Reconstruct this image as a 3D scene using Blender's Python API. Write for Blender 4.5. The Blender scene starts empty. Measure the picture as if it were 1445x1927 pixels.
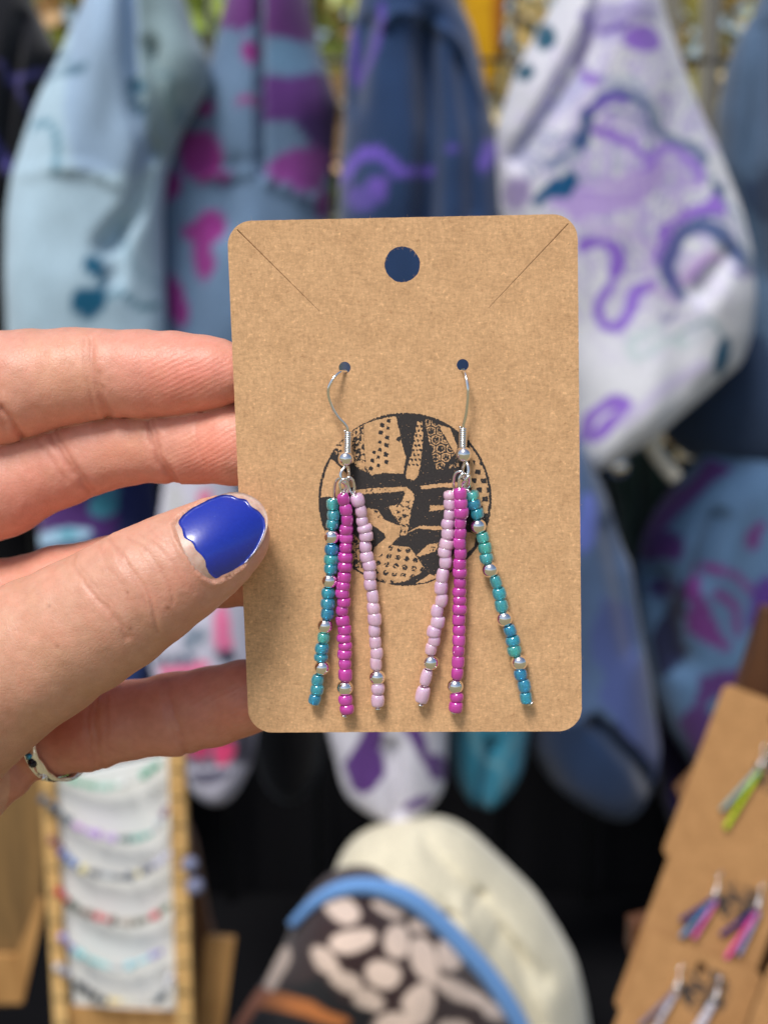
import bpy, math, random
import numpy as np
from mathutils import Vector, Matrix
from mathutils.bvhtree import BVHTree

random.seed(7); rng = np.random.default_rng(7)
S = bpy.context.scene
COL = S.collection
rad = math.radians

# ------------------------------------------------------------------ camera
FPX, CX, CY = 2735.0, 722.5, 963.5
CAM_H, TILT, FOCUS = 1.45, 12.0, 0.250
cam = bpy.data.cameras.new('camera'); cam_o = bpy.data.objects.new('camera', cam); COL.objects.link(cam_o)
cam_o.location = (0, 0, CAM_H); cam_o.rotation_euler = (rad(90 - TILT), 0, 0)
cam.sensor_fit = 'HORIZONTAL'; cam.sensor_width = 36.0
cam.lens = 36.0 * FPX / 1445.0
cam.clip_start = 0.01; cam.clip_end = 400
cam.dof.use_dof = True; cam.dof.focus_distance = 0.2525
cam.dof.aperture_fstop = (cam.lens / 1000.0) / 0.0033
S.camera = cam_o

# ------------------------------------------------------------------ world, sun, exposure
SUN_EL, SUN_AZ = 59.0, 207.0      # high, behind the photographer and a little to the left
w = bpy.data.worlds.new('World'); S.world = w; w.use_nodes = True
nt = w.node_tree
sky = nt.nodes.new('ShaderNodeTexSky'); sky.sky_type = 'NISHITA'; sky.sun_disc = False
sky.sun_elevation = rad(SUN_EL); sky.sun_rotation = rad(SUN_AZ)
sky.air_density = 1.0; sky.dust_density = 2.0; sky.ozone_density = 0.8; sky.altitude = 0
nt.links.new(sky.outputs[0], nt.nodes['Background'].inputs[0])
nt.nodes['Background'].inputs[1].default_value = 0.10
sun = bpy.data.lights.new('sun', 'SUN'); sun.energy = 2.9; sun.angle = rad(19); sun.color = (1, 0.965, 0.92)
sun_o = bpy.data.objects.new('sun', sun); COL.objects.link(sun_o)
_az, _el = rad(SUN_AZ), rad(SUN_EL)
_sd = Vector((math.sin(_az) * math.cos(_el), math.cos(_az) * math.cos(_el), math.sin(_el)))
sun_o.rotation_euler = _sd.to_track_quat('Z', 'Y').to_euler(); sun_o.location = (-1, -2, 4)
S.view_settings.view_transform = 'Standard'; S.view_settings.look = 'None'
S.view_settings.exposure = 0.15; S.view_settings.gamma = 1.0
S.render.engine = 'CYCLES'
S.cycles.use_denoising = True
S.cycles.max_bounces = 10; S.cycles.transmission_bounces = 8; S.cycles.caustics_refractive = True

# ------------------------------------------------------------------ frames
MC = Matrix.Translation((0, 0, CAM_H)) @ Matrix.Rotation(rad(90 - TILT), 4, 'X')
F = MC @ Matrix.Translation((0, 0, -FOCUS))
_R = Matrix(((0.99749427, -0.02658442, -0.06556258), (0.0157001, 0.98678759, -0.16125684), (0.06898326, 0.15982343, 0.98473234)))
K = F @ Matrix.Translation((0.004134, 0.005264, -0.004864)) @ _R.to_4x4()      # the card's own frame
KI = K.inverted()
_o = KI @ MC.to_translation()
_ki3 = np.array((KI @ MC).to_3x3())
CO = np.array(_o) * 1000

def C(px, py, h=0.0):
    """photo point -> mm on the plane h mm in front of the card"""
    px, py = np.asarray(px, float), np.asarray(py, float)
    d = np.stack([(px - CX) / FPX, -(py - CY) / FPX, -np.ones_like(px)], -1) @ _ki3.T
    t = (h - CO[2]) / d[..., 2]
    return CO + d * t[..., None]

_kf3 = np.linalg.inv(_ki3)
def toPX(P):
    """mm in the card's frame -> photo point"""
    q = (P - CO) @ _kf3.T
    return CX + FPX * q[..., 0] / -q[..., 2], CY - FPX * q[..., 1] / -q[..., 2]

_mc3 = np.array(MC.to_3x3())
def Wp(px, py, Y):
    """photo point -> world point on the vertical plane y = Y"""
    px, py = np.asarray(px, float), np.asarray(py, float)
    d = np.stack([(px - CX) / FPX, -(py - CY) / FPX, -np.ones_like(px)], -1) @ _mc3.T
    t = Y / d[..., 1]
    return np.array([0, 0, CAM_H]) + d * t[..., None]

# ------------------------------------------------------------------ helpers
def lin(c):
    c = np.asarray(c, float) / 255.0
    return np.where(c <= 0.04045, c / 12.92, ((c + 0.055) / 1.055) ** 2.4)

def link(o, parent=None, mat=None):
    COL.objects.link(o)
    if parent is not None: o.parent = parent
    return o

def meta(o, label=None, cat=None, group=None, kind=None):
    if label: o['label'] = label
    if cat: o['category'] = cat
    if group: o['group'] = group
    if kind: o['kind'] = kind
    return o

def mesh(name, V, Fs, m, smooth=True, col=None):
    me = bpy.data.meshes.new(name)
    V = np.asarray(V, float)
    me.from_pydata(V.tolist(), [], Fs.tolist() if hasattr(Fs, 'tolist') else Fs)
    if m: me.materials.append(m)
    if smooth: me.polygons.foreach_set('use_smooth', [True] * len(me.polygons))
    if col is not None:
        a = me.color_attributes.new('Col', 'FLOAT_COLOR', 'POINT')
        c = np.ones((len(V), 4), np.float32); c[:, :3] = col
        a.data.foreach_set('color', c.ravel())
    me.update()
    if name not in ('stamp', 'ground', 'hedge_leaves', 'dry_grass'):      # closed shapes: faces must look outward
        me.calc_loop_triangles(); T = np.empty(len(me.loop_triangles) * 3, np.int32); me.loop_triangles.foreach_get('vertices', T)
        q = (V - V.mean(0))[T.reshape(-1, 3)]
        if np.einsum('ij,ij->i', q[:, 0], np.cross(q[:, 1], q[:, 2])).sum() < 0: me.flip_normals()
    return me

def obj(name, me, parent=None):
    return link(bpy.data.objects.new(name, me), parent)

def empty(name, M, label, cat, group=None):
    o = bpy.data.objects.new(name, None); COL.objects.link(o); o.matrix_world = M; o.empty_display_size = 0.01
    return meta(o, label, cat, group)

class MB:
    """collects simple shapes into one mesh"""
    def __init__(s): s.V = []; s.F = []; s.C = []; s.n = 0
    def add(s, V, Fs, c=None):
        V = np.asarray(V, float); s.V.append(V)
        s.F += [[i + s.n for i in f] for f in Fs]; s.n += len(V)
        s.C.append(np.tile(np.asarray(c if c is not None else (1, 1, 1), float), (len(V), 1)))
    def tube(s, pts, r, n=8, c=None, closed=False, smooth=0):
        P = np.asarray(pts, float)
        if smooth: P = catmull(P, smooth, closed)
        m = len(P); R = np.broadcast_to(np.asarray(r, float), (m,))
        T = np.roll(P, -1, 0) - np.roll(P, 1, 0)
        if not closed: T[0] = P[1] - P[0]; T[-1] = P[-1] - P[-2]
        T /= np.linalg.norm(T, axis=1)[:, None] + 1e-12
        u = np.cross(T[0], [0.3, 0.2, 0.9]); u /= np.linalg.norm(u); V = []
        for i in range(m):
            u = u - T[i] * np.dot(u, T[i]); u /= np.linalg.norm(u) + 1e-12; v = np.cross(T[i], u)
            for k in range(n):
                a = 2 * math.pi * k / n; V.append(P[i] + R[i] * (math.cos(a) * u + math.sin(a) * v))
        Fs = [[i * n + k, i * n + (k + 1) % n, ((i + 1) % m) * n + (k + 1) % n, ((i + 1) % m) * n + k] for i in range(m if closed else m - 1) for k in range(n)]
        if not closed: Fs += [list(range(n))[::-1], [(m - 1) * n + k for k in range(n)]]
        s.add(V, Fs, c)
    def ball(s, c0, r, n=16, c=None, M=None):
        V = []; h = n // 2
        for i in range(h + 1):
            a = math.pi * i / h
            for k in range(n):
                b = 2 * math.pi * k / n; V.append((math.sin(a) * math.cos(b), math.sin(a) * math.sin(b), math.cos(a)))
        V = np.array(V) * r
        if M is not None: V = V @ np.array(M).T
        s.add(V + np.asarray(c0), [[i * n + k, (i + 1) * n + k, (i + 1) * n + (k + 1) % n, i * n + (k + 1) % n] for i in range(h) for k in range(n)], c)
    def prism(s, front, back, c=None):
        n = len(front)
        s.add(list(front) + list(back), [list(range(n)), [n + i for i in range(n)][::-1]] + [[i, n + i, n + (i + 1) % n, (i + 1) % n] for i in range(n)], c)
    def build(s, name, m, parent=None, smooth=True, origin=None):
        V = np.concatenate(s.V); 
        if origin is not None: V = V - np.asarray(origin)
        me = mesh(name, V, s.F, m, smooth, np.concatenate(s.C))
        o = obj(name, me, parent)
        if origin is not None: o.location = origin
        return o

def catmull(P, k, closed=False):
    P = np.asarray(P, float); n = len(P); out = []
    for i in range(n if closed else n - 1):
        g = (lambda j: P[j % n]) if closed else (lambda j: P[min(max(j, 0), n - 1)])
        a, b, c, d = g(i - 1), g(i), g(i + 1), g(i + 2)
        for q in range(k):
            t = q / k
            out.append(0.5 * (2 * b + (c - a) * t + (2 * a - 5 * b + 4 * c - d) * t * t + (3 * b - a - 3 * c + d) * t ** 3))
    if not closed: out.append(P[-1])
    return np.array(out)

def lathe(prof, n=24):
    """closed profile [(r,z)..] turned about z"""
    m = len(prof); V = [(r * math.cos(2 * math.pi * k / n), r * math.sin(2 * math.pi * k / n), z) for r, z in prof for k in range(n)]
    return np.array(V), [[i * n + k, i * n + (k + 1) % n, ((i + 1) % m) * n + (k + 1) % n, ((i + 1) % m) * n + k] for i in range(m) for k in range(n)]

def inpoly(x, y, poly):
    x, y = np.asarray(x), np.asarray(y); r = np.zeros(x.shape, bool); n = len(poly)
    for i in range(n):
        x1, y1 = poly[i]; x2, y2 = poly[(i + 1) % n]
        if y1 == y2: continue
        c = ((y1 > y) != (y2 > y)) & (x < (x2 - x1) * (y - y1) / (y2 - y1) + x1); r ^= c
    return r

def segd(x, y, pts):
    d = np.full(np.shape(x), 1e9)
    for (x1, y1), (x2, y2) in zip(pts[:-1], pts[1:]):
        L = (x2 - x1) ** 2 + (y2 - y1) ** 2 + 1e-9
        t = np.clip(((x - x1) * (x2 - x1) + (y - y1) * (y2 - y1)) / L, 0, 1)
        d = np.minimum(d, np.hypot(x - x1 - t * (x2 - x1), y - y1 - t * (y2 - y1)))
    return d

_nk = {}
def nz(x, y, scale, seed=0):
    """smooth value noise about -1..1"""
    if seed not in _nk: _nk[seed] = np.random.default_rng(seed).uniform(-1, 1, (64, 64))
    G = _nk[seed]; x = np.asarray(x) / scale + 17.3; y = np.asarray(y) / scale + 9.7
    i = np.floor(x).astype(int); j = np.floor(y).astype(int); fx = x - i; fy = y - j
    fx = fx * fx * (3 - 2 * fx); fy = fy * fy * (3 - 2 * fy)
    g = lambda a, b: G[a % 64, b % 64]
    return (g(i, j) * (1 - fx) + g(i + 1, j) * fx) * (1 - fy) + (g(i, j + 1) * (1 - fx) + g(i + 1, j + 1) * fx) * fy

# ------------------------------------------------------------------ materials
def mat(name, **kw):
    m = bpy.data.materials.new(name); m.use_nodes = True
    b = m.node_tree.nodes['Principled BSDF']
    for k, v in kw.items(): b.inputs[k.replace('_', ' ')].default_value = v
    return m, m.node_tree, b

def nnode(t, typ, **kw):
    n = t.nodes.new(typ)
    for k, v in kw.items():
        if k.startswith('i_'): n.inputs[k[2:].replace('_', ' ')].default_value = v
        else: setattr(n, k, v)
    return n

def bump(t, b, h, strength, dist, prev=None):
    n = nnode(t, 'ShaderNodeBump'); n.inputs['Strength'].default_value = strength; n.inputs['Distance'].default_value = dist
    t.links.new(h, n.inputs['Height'])
    if prev: t.links.new(prev, n.inputs['Normal'])
    t.links.new(n.outputs[0], b.inputs['Normal']); return n.outputs[0]

def coords(t, scale=(1, 1, 1)):
    tc = nnode(t, 'ShaderNodeTexCoord'); mp = nnode(t, 'ShaderNodeMapping'); mp.inputs['Scale'].default_value = scale
    t.links.new(tc.outputs['Object'], mp.inputs[0]); return mp.outputs[0]

def noise(t, co, scale, detail=3, rough=0.6, dist=0):
    n = nnode(t, 'ShaderNodeTexNoise'); n.inputs['Scale'].default_value = scale; n.inputs['Detail'].default_value = detail
    n.inputs['Roughness'].default_value = rough; n.inputs['Distortion'].default_value = dist
    if co: t.links.new(co, n.inputs['Vector'])
    return n.outputs['Fac']

def ramp(t, fac, stops):
    r = nnode(t, 'ShaderNodeValToRGB'); e = r.color_ramp.elements
    while len(e) < len(stops): e.new(0.5)
    for k, (p, c) in enumerate(stops): e[k].position = p; e[k].color = (*c, 1)
    t.links.new(fac, r.inputs[0]); return r.outputs[0]

def mix(t, fac, a, b, mode='MIX'):
    n = nnode(t, 'ShaderNodeMix', data_type='RGBA', blend_type=mode)
    for s, v in ((0, fac), (6, a), (7, b)):
        if hasattr(v, 'is_linked') or isinstance(v, bpy.types.NodeSocket): t.links.new(v, n.inputs[s])
        elif s == 0: n.inputs[0].default_value = v
        else: n.inputs[s].default_value = (*v, 1)
    return n.outputs[2]

def kraft(name, base, scale=1.0):
    m, t, b = mat(name, Roughness=0.85); b.inputs['Specular IOR Level'].default_value = 0.25
    co1 = coords(t, (900 * scale, 2600 * scale, 900)); co2 = coords(t, (2300 * scale, 800 * scale, 900))
    for c_, a_ in ((co1, 32), (co2, -24)): c_.node.inputs['Rotation'].default_value = (0, 0, rad(a_)); co3 = coords(t, (1, 1, 1))
    n1 = noise(t, co1, 1.0, 4, .65, .8); n2 = noise(t, co2, 1.0, 4, .65, .8); n3 = noise(t, co3, 170 * scale, 3, .6); n4 = noise(t, co3, 1500 * scale, 2, .5)
    base = np.array(base)
    c1 = ramp(t, n1, [(0.28, base * .66), (0.5, base), (0.72, np.minimum(base * 1.33 + .02, 1))])
    c2 = ramp(t, n2, [(0.28, base * .70), (0.5, base), (0.74, np.minimum(base * 1.30 + .02, 1))])
    c = mix(t, 0.5, c1, c2)
    c3 = ramp(t, n3, [(0.3, (.90, .88, .86)), (0.7, (1.05, 1.05, 1.05))])
    c = mix(t, 1.0, c, c3, 'MULTIPLY')
    c4 = ramp(t, n4, [(0.27, (.80, .74, .7)), (0.36, (1, 1, 1)), (0.62, (1, 1, 1)), (0.74, (1.35, 1.35, 1.32))])
    c = mix(t, 0.8, c, c4, 'MULTIPLY')
    t.links.new(c, b.inputs['Base Color'])
    p = bump(t, b, n1, 0.35, 0.00006); bump(t, b, n2, 0.45, 0.00006, p)
    return m

M = {}
M['card'] = kraft('kraft_card', lin((212, 169, 125)))
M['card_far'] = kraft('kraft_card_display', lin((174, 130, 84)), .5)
m, t, b = mat('stamp_ink', Base_Color=(*lin((50, 45, 45)), 1), Roughness=0.75)
n = noise(t, coords(t, (1, 1, 1)), 2600, 3, .7); t.links.new(ramp(t, n, [(.35, lin((42, 38, 39))), (.66, lin((54, 49, 48))), (.80, lin((96, 80, 66)))]), b.inputs['Base Color']); M['ink'] = m
M['silver'] = mat('silver', Base_Color=(.93, .90, .88, 1), Metallic=1.0, Roughness=0.04)[0]
M['wire'] = mat('silver_wire', Base_Color=(.88, .86, .83, 1), Metallic=1.0, Roughness=0.10)[0]

def bead_mat(name, cols, **kw):
    m, t, b = mat(name, **kw)
    oi = nnode(t, 'ShaderNodeObjectInfo')
    c = ramp(t, oi.outputs['Random'], [(i / max(1, len(cols) - 1), lin(c)) for i, c in enumerate(cols)])
    n = noise(t, coords(t), 900, 3, .6)
    c = mix(t, 1.0, c, ramp(t, n, [(.3, (.86, .84, .86)), (.7, (1.08, 1.08, 1.08))]), 'MULTIPLY')
    t.links.new(c, b.inputs['Base Color'])
    bump(t, b, noise(t, coords(t), 500, 2, .5), .25, .00012)
    return m
M['magenta'] = bead_mat('magenta_glass', [(196, 50, 160), (206, 62, 174), (190, 46, 156), (212, 70, 180)], Roughness=0.22, Coat_Weight=1.0, Coat_Roughness=.05, Coat_IOR=1.9)
M['lilac'] = bead_mat('lilac_pearl_glass', [(240, 200, 228), (244, 206, 234), (236, 194, 228), (246, 204, 226)], Roughness=0.2, Coat_Weight=1.0, Coat_Roughness=.05, Coat_IOR=2.1, Subsurface_Weight=.35, Subsurface_Scale=.0009, Transmission_Weight=.16)
M['lilac'].node_tree.nodes['Principled BSDF'].inputs['Subsurface Radius'].default_value = (1, .8, 1)
M['teal'] = bead_mat('teal_lustre_glass', [(100, 244, 252), (60, 214, 255), (130, 255, 246), (70, 208, 255), (104, 244, 252), (54, 196, 255), (120, 252, 240)], Roughness=0.03, Transmission_Weight=.72, IOR=1.6, Coat_Weight=1.0, Coat_Roughness=.03, Coat_IOR=1.6)
_b = M['teal'].node_tree.nodes['Principled BSDF']
_b.inputs['Thin Film Thickness'].default_value = 360; _b.inputs['Thin Film IOR'].default_value = 1.7

def cloth_mat(name, rough=.9, weave=1400, sheen=.25):
    m, t, b = mat(name, Roughness=rough); b.inputs['Specular IOR Level'].default_value = .2
    b.inputs['Sheen Weight'].default_value = sheen; b.inputs['Sheen Roughness'].default_value = .5
    a = nnode(t, 'ShaderNodeAttribute', attribute_name='Col')
    n = noise(t, coords(t, (1, 1, .2)), weave * .5, 3, .6)
    n2 = noise(t, coords(t, (.3, 1, 2)), weave * .5, 2, .6)
    c = mix(t, 1.0, a.outputs['Color'], ramp(t, n, [(.3, (.88, .88, .88)), (.7, (1.1, 1.1, 1.1))]), 'MULTIPLY')
    c = mix(t, 1.0, c, ramp(t, n2, [(.3, (.92, .92, .92)), (.7, (1.06, 1.06, 1.06))]), 'MULTIPLY')
    t.links.new(c, b.inputs['Base Color']); bump(t, b, n, .3, .0006)
    return m
M['cloth'] = cloth_mat('printed_fabric')
M['terry'] = cloth_mat('puckered_fabric', .95, 500, .4)
M['paint'] = cloth_mat('small_bead_colours', .3, 300, 0)
m, t, b = mat('black_cloth', Base_Color=(.004, .004, .005, 1), Roughness=.95); b.inputs['Specular IOR Level'].default_value = .1
bump(t, b, noise(t, coords(t), 900, 2), .2, .0005); M['black'] = m

def wood(name, a, bcol, sc=(40, 40, 6)):
    m, t, b = mat(name, Roughness=.6)
    n = noise(t, coords(t, sc), 1.0, 5, .6, 2.5)
    t.links.new(ramp(t, n, [(.3, lin(a)), (.7, lin(bcol))]), b.inputs['Base Color']); bump(t, b, n, .2, .0008); return m
M['pine'] = wood('pale_wood', (158, 114, 64), (198, 152, 94))
M['bamboo'] = wood('bamboo', (190, 146, 84), (226, 188, 126))
M['darkwood'] = wood('stained_wood', (70, 40, 20), (104, 64, 34))
M['white'] = mat('white_board', Base_Color=(.86, .86, .84, 1), Roughness=.5)[0]
M['grid'] = mat('grid_wire', Base_Color=(.05, .05, .05, 1), Roughness=.4, Metallic=.6)[0]

# ------------------------------------------------------------------ the kraft card
def offs(cx, cy, r, a0, a1, n=10): return [(cx + r * math.cos(rad(a0 + (a1 - a0) * i / n)), cy + r * math.sin(rad(a0 + (a1 - a0) * i / n))) for i in range(n + 1)]

TL, TR, BR, BL = [tuple(C(*p)[:2]) for p in ((426.5, 415.5), (1086.5, 401.5), (1095, 1376.5), (468.7, 1379))]
def rounded(poly, r, n=10):
    out = []
    for i in range(len(poly)):
        p = Vector(poly[i]); a = (Vector(poly[i - 1]) - p).normalized(); b2 = (Vector(poly[(i + 1) % len(poly)]) - p).normalized()
        h = a.angle(b2) / 2; d = r / math.tan(h); c0 = p + (a + b2).normalized() * (r / math.sin(h))
        s, e = p + a * d, p + b2 * d; a0 = math.atan2((s - c0).y, (s - c0).x); a1 = math.atan2((e - c0).y, (e - c0).x); da = (a1 - a0 + math.pi) % (2 * math.pi) - math.pi
        out += [(c0.x + r * math.cos(a0 + da * k / n), c0.y + r * math.sin(a0 + da * k / n)) for k in range(n + 1)]
    return out

def filled(name, loops, thick, m, wobble=0.0):
    """flat sheet with holes, real thickness; loops in mm"""
    cu = bpy.data.curves.new(name, 'CURVE'); cu.dimensions = '2D'; cu.fill_mode = 'BOTH'; cu.extrude = thick / 2000
    for L in loops:
        s = cu.splines.new('POLY'); s.points.add(len(L) - 1); s.use_cyclic_u = True
        for i, (x, y) in enumerate(L): s.points[i].co = (x / 1000, y / 1000, 0, 1)
    o = bpy.data.objects.new(name, cu); COL.objects.link(o)
    me = bpy.data.meshes.new_from_object(o.evaluated_get(bpy.context.evaluated_depsgraph_get()))
    bpy.data.objects.remove(o); bpy.data.curves.remove(cu)
    me.name = name; me.materials.clear(); me.materials.append(m)
    return me

def hole(px, py, r, n=40, seed=0, rough=.03):
    c = C(px, py); q = np.random.default_rng(seed)
    return [(c[0] + r * (1 + rough * q.normal() * .4) * math.cos(2 * math.pi * i / n), c[1] + r * (1 + rough * q.normal() * .4) * math.sin(2 * math.pi * i / n)) for i in range(n)]
def slit(p0, p1, w0, w1, n=10):
    a, b2 = C(*p0)[:2], C(*p1)[:2]; d = (b2 - a) / np.linalg.norm(b2 - a); nn = np.array([-d[1], d[0]])
    up = [a + (b2 - a) * i / n + nn * (w0 + (w1 - w0) * i / n) / 2 for i in range(n + 1)]
    dn = [a + (b2 - a) * i / n - nn * (w0 + (w1 - w0) * i / n) / 2 for i in range(n + 1)]
    return [tuple(p) for p in up + dn[::-1]]

edge = []
_rc = rounded([TL, TR, BR, BL], 4.3, 14)
for i, (a, c2) in enumerate(zip(_rc, _rc[1:] + _rc[:1])):        # a very slightly fibrous edge
    n = max(1, int(math.dist(a, c2) / .7))
    for k in range(n):
        edge.append((a[0] + (c2[0] - a[0]) * k / n + rng.normal() * .012, a[1] + (c2[1] - a[1]) * k / n + rng.normal() * .012))
card_loops = [edge, hole(757, 497, 3.02, 64), hole(648.5, 691.5, 1.03, 32, 1), hole(870.5, 686.5, 1.03, 32, 2),
              slit((446, 431), (601, 585), .17, .05), slit((1069, 420), (919, 579), .15, .06)]
card = empty('earring_card', K, 'brown kraft card with rounded corners holding the pair of beaded earrings, pinched by the hand', 'card')
o = obj('card_sheet', filled('card_sheet', card_loops, .42, M['card']), card); o.location = (0, 0, -.00021)
for a_, b_ in (((446, 431), (601, 585)), ((1069, 420), (919, 579))):
    bk = MB(); L_ = slit(a_, b_, .7, .5, 2); bk.prism([(x / 1000, y / 1000, -.00030) for x, y in L_][::-1], [(x / 1000, y / 1000, -.00048) for x, y in L_][::-1]); bk.build('slit_backing', M['card'], card, False)  # added strip behind each slit so the cut reads dark
# fuzz on the punched edges
fz = MB()
for (hx, hy, r, cnt, a0, a1) in ((757, 497, 3.02, 26, 30, 170), (757, 497, 3.02, 8, 0, 360)):
    c = C(hx, hy)
    for k in range(cnt):
        a = rad(random.uniform(a0, a1)); L = random.uniform(.15, .75); p = np.array([c[0] + r * math.cos(a), c[1] + r * math.sin(a), -.1])
        d = np.array([-math.cos(a + random.uniform(-.8, .8)), -math.sin(a + random.uniform(-.8, .8)), random.uniform(-.3, .5)])
        fz.tube([p / 1000, (p + d * L * .5 + [0, 0, .05]) / 1000, (p + d * L) / 1000], .000012, 3, lin((205, 165, 120)))
for k in range(70):
    i = random.randrange(len(edge)); p = np.array([*edge[i], -.2]); q = np.array([*edge[(i + 1) % len(edge)], -.2]); tt = q - p; nn = np.array([tt[1], -tt[0], 0]); nn /= np.linalg.norm(nn) + 1e-9
    if np.dot(nn[:2], p[:2]) < 0: nn = -nn
    L = random.uniform(.1, .45); d = nn + rng.normal(size=3) * .5
    fz.tube([(p - nn * .05) / 1000, (p + d * L * .5) / 1000, (p + d * L + rng.normal(size=3) * .1) / 1000], .000009, 3, lin((215, 175, 130)))
o = fz.build('paper_fibres', M['paint'], card); o['kind'] = 'stuff'

# the printed stamp (flat ink, a thin sheet lying on the card)
def stamp_px(x, y):
    X = (x - 560) * 3.6125; Y = (y - 660) * 3.6125                     # enlarged stamp drawing
    jx = nz(X, Y, 9, 3) * 3.2 + nz(X, Y, 4, 4) * 2.5; jy = nz(X, Y, 9, 5) * 3.2 + nz(X, Y, 4, 6) * 2.5
    X = X + jx; Y = Y + jy
    cx, cy = (762 - 560) * 3.6125, (939.5 - 660) * 3.6125
    r = np.hypot((X - cx), (Y - cy)); R0 = 588
    ink = r < R0
    P = lambda pts: inpoly(X, Y, pts)
    def dots(pts, rr):
        m = np.zeros(X.shape, bool)
        for k, (a, c) in enumerate(pts): m |= np.maximum(np.abs((X - a) * 1.0 + (Y - c) * .25), np.abs((Y - c) - (X - a) * .3)) + .35 * np.hypot(X - a, Y - c) < rr * (1.05 + .15 * math.sin(k * 2.3))
        return m
    spk = (nz(X, Y, 13, 8) + .7 * nz(X, Y, 6, 9)) > .05
    spk2 = (nz(X, Y, 12, 18) + .6 * nz(X, Y, 6, 19)) > .35
    k1 = P([(450, 500), (520, 475), (590, 455), (668, 443), (690, 540), (712, 640), (735, 720), (720, 835), (600, 830), (500, 845), (470, 800), (455, 700), (452, 600)])
    ink &= ~k1
    ink |= dots([(620, 475), (575, 505), (615, 525), (565, 555), (610, 590), (560, 622), (605, 642), (518, 690), (560, 672), (600, 705), (548, 725), (508, 745), (602, 755), (550, 780), (497, 800)], 17) & k1
    ink |= P([(668, 600), (700, 575), (770, 555), (720, 585), (690, 620)])
    k0 = P([(375, 540), (445, 505), (450, 600), (455, 720), (480, 830), (440, 810), (380, 760), (250, 700), (262, 640), (330, 600)])
    ink = np.where(k0, spk, ink)
    ink = np.where(P([(380, 760), (440, 740), (480, 830), (440, 812), (400, 790)]), spk2, ink)
    kl = P([(150, 1000), (160, 850), (215, 730), (250, 750), (330, 830), (385, 880), (395, 925), (300, 935), (270, 1000), (200, 990)]) & (r < R0 - 16)
    ink &= ~kl
    k2 = P([(812, 478), (845, 478), (852, 560), (850, 640), (835, 780), (820, 850), (790, 880), (733, 865), (740, 800), (775, 700), (790, 600)])
    hx = (np.mod(X - .3 * Y, 27) - 13.5) ** 2 + (np.mod(Y, 33) - 16) ** 2
    ink = np.where(k2, (hx < 70) & (Y < 800) | (spk2 & (Y < 740) & (hx < 120)), ink)
    k3 = P([(865, 462), (905, 470), (955, 510), (1000, 600), (1062, 700), (1000, 780), (985, 808), (940, 802), (915, 700), (890, 600), (870, 500)])
    # hexagon rings
    a = X - 905; c = Y - 545; row = np.round(c / 60.0); ox = np.where(np.mod(row, 2) == 0, 0, 34.0)
    ax = np.mod(a - ox + 34, 68) - 34; ay = c - row * 60.0
    hd = np.maximum(np.abs(ax), np.abs(ax) * .5 + np.abs(ay) * .866)
    ring = (hd > 22) & (hd < 30); ink = np.where(k3, ~(ring | (spk2 & (hd < 17))), ink)
    ink &= ~P([(955, 498), (1035, 525), (1088, 655), (1070, 700), (1010, 600)])
    k5 = P([(1165, 605), (1235, 690), (1290, 800), (1312, 900), (1320, 1000), (1300, 1110), (1235, 1095), (1170, 1010), (1185, 930), (1050, 932), (990, 925), (840, 942), (832, 920), (930, 905), (1095, 893), (1170, 820)]) & (r < R0 - 16)
    ink = np.where(k5, (np.mod(Y, 62) < 34) & (np.mod(X + (Y // 62) * 31, 70) < 38) & (X > 1190 + 30 * nz(X, Y, 60, 30)) & (Y > 720), ink)
    ink = np.where(P([(1030, 780), (1090, 760), (1100, 790), (1030, 800)]), spk, ink)
    k6 = P([(392, 945), (560, 930), (740, 925), (790, 970), (792, 1010), (770, 1080), (755, 1200), (740, 1252), (700, 1255), (705, 1190), (650, 1120), (618, 1060), (700, 1040), (730, 970), (720, 955), (400, 977)])
    ink = np.where(k6, spk2 & (Y > 1020) | (spk2 & (X < 640) & (nz(X, Y, 20, 40) > .1)), ink)
    ink &= ~P([(900, 1053), (995, 1048), (995, 1080), (895, 1090)])
    k8 = P([(480, 1070), (545, 1080), (590, 1150), (700, 1190), (690, 1260), (630, 1325), (600, 1275), (588, 1240), (500, 1180), (400, 1160), (390, 1100)])
    ink = np.where(k8, (spk2 & (X > 520) & (X < 600) & (Y < 1140)), ink)
    k9 = P([(520, 1340), (600, 1270), (640, 1320), (760, 1335), (810, 1400), (870, 1490), (800, 1530), (720, 1575), (600, 1585), (530, 1545), (500, 1460)])
    d9 = ((np.mod(X + .2 * Y, 62) - 31) ** 2 + (np.mod(Y - .15 * X, 58) - 29) ** 2 < 330) & (nz(X, Y, 8, 50) > -.35) & (X + Y > 1950)
    ink = np.where(k9, d9, ink)
    k10 = P([(805, 1395), (880, 1320), (960, 1305), (950, 1360), (830, 1397)]); ink = np.where(k10, spk2 & (X > 895), ink)
    ink &= ~P([(705, 1255), (830, 1190), (1000, 1192), (1040, 1218), (930, 1218), (820, 1207)])
    ink &= ~P([(800, 1582), (900, 1518), (945, 1540), (850, 1580)])
    kb = P([(372, 1240), (420, 1290), (430, 1480), (500, 1460), (520, 1545), (600, 1600), (380, 1470), (330, 1400)]) & (r < R0 - 12)
    ink = np.where(kb, spk & (X < 425) & (X > 360), ink)
    kr = P([(1150, 1230), (1215, 1250), (1200, 1330), (1080, 1450), (1000, 1530), (900, 1570), (960, 1490), (1040, 1420)]) & (r < R0 - 12)
    ink &= ~kr
    ink &= ((nz(X, Y, 5, 61) + nz(X, Y, 3, 62)) > -1.45)
    return ink
cc = C(762, 939.5); step = .085; g = np.arange(-15.6, 15.6, step)
gx, gy = np.meshgrid(g + cc[0], g + cc[1], indexing='ij'); P3 = np.stack([gx + step / 2, gy + step / 2, np.zeros_like(gx)], -1)
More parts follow.
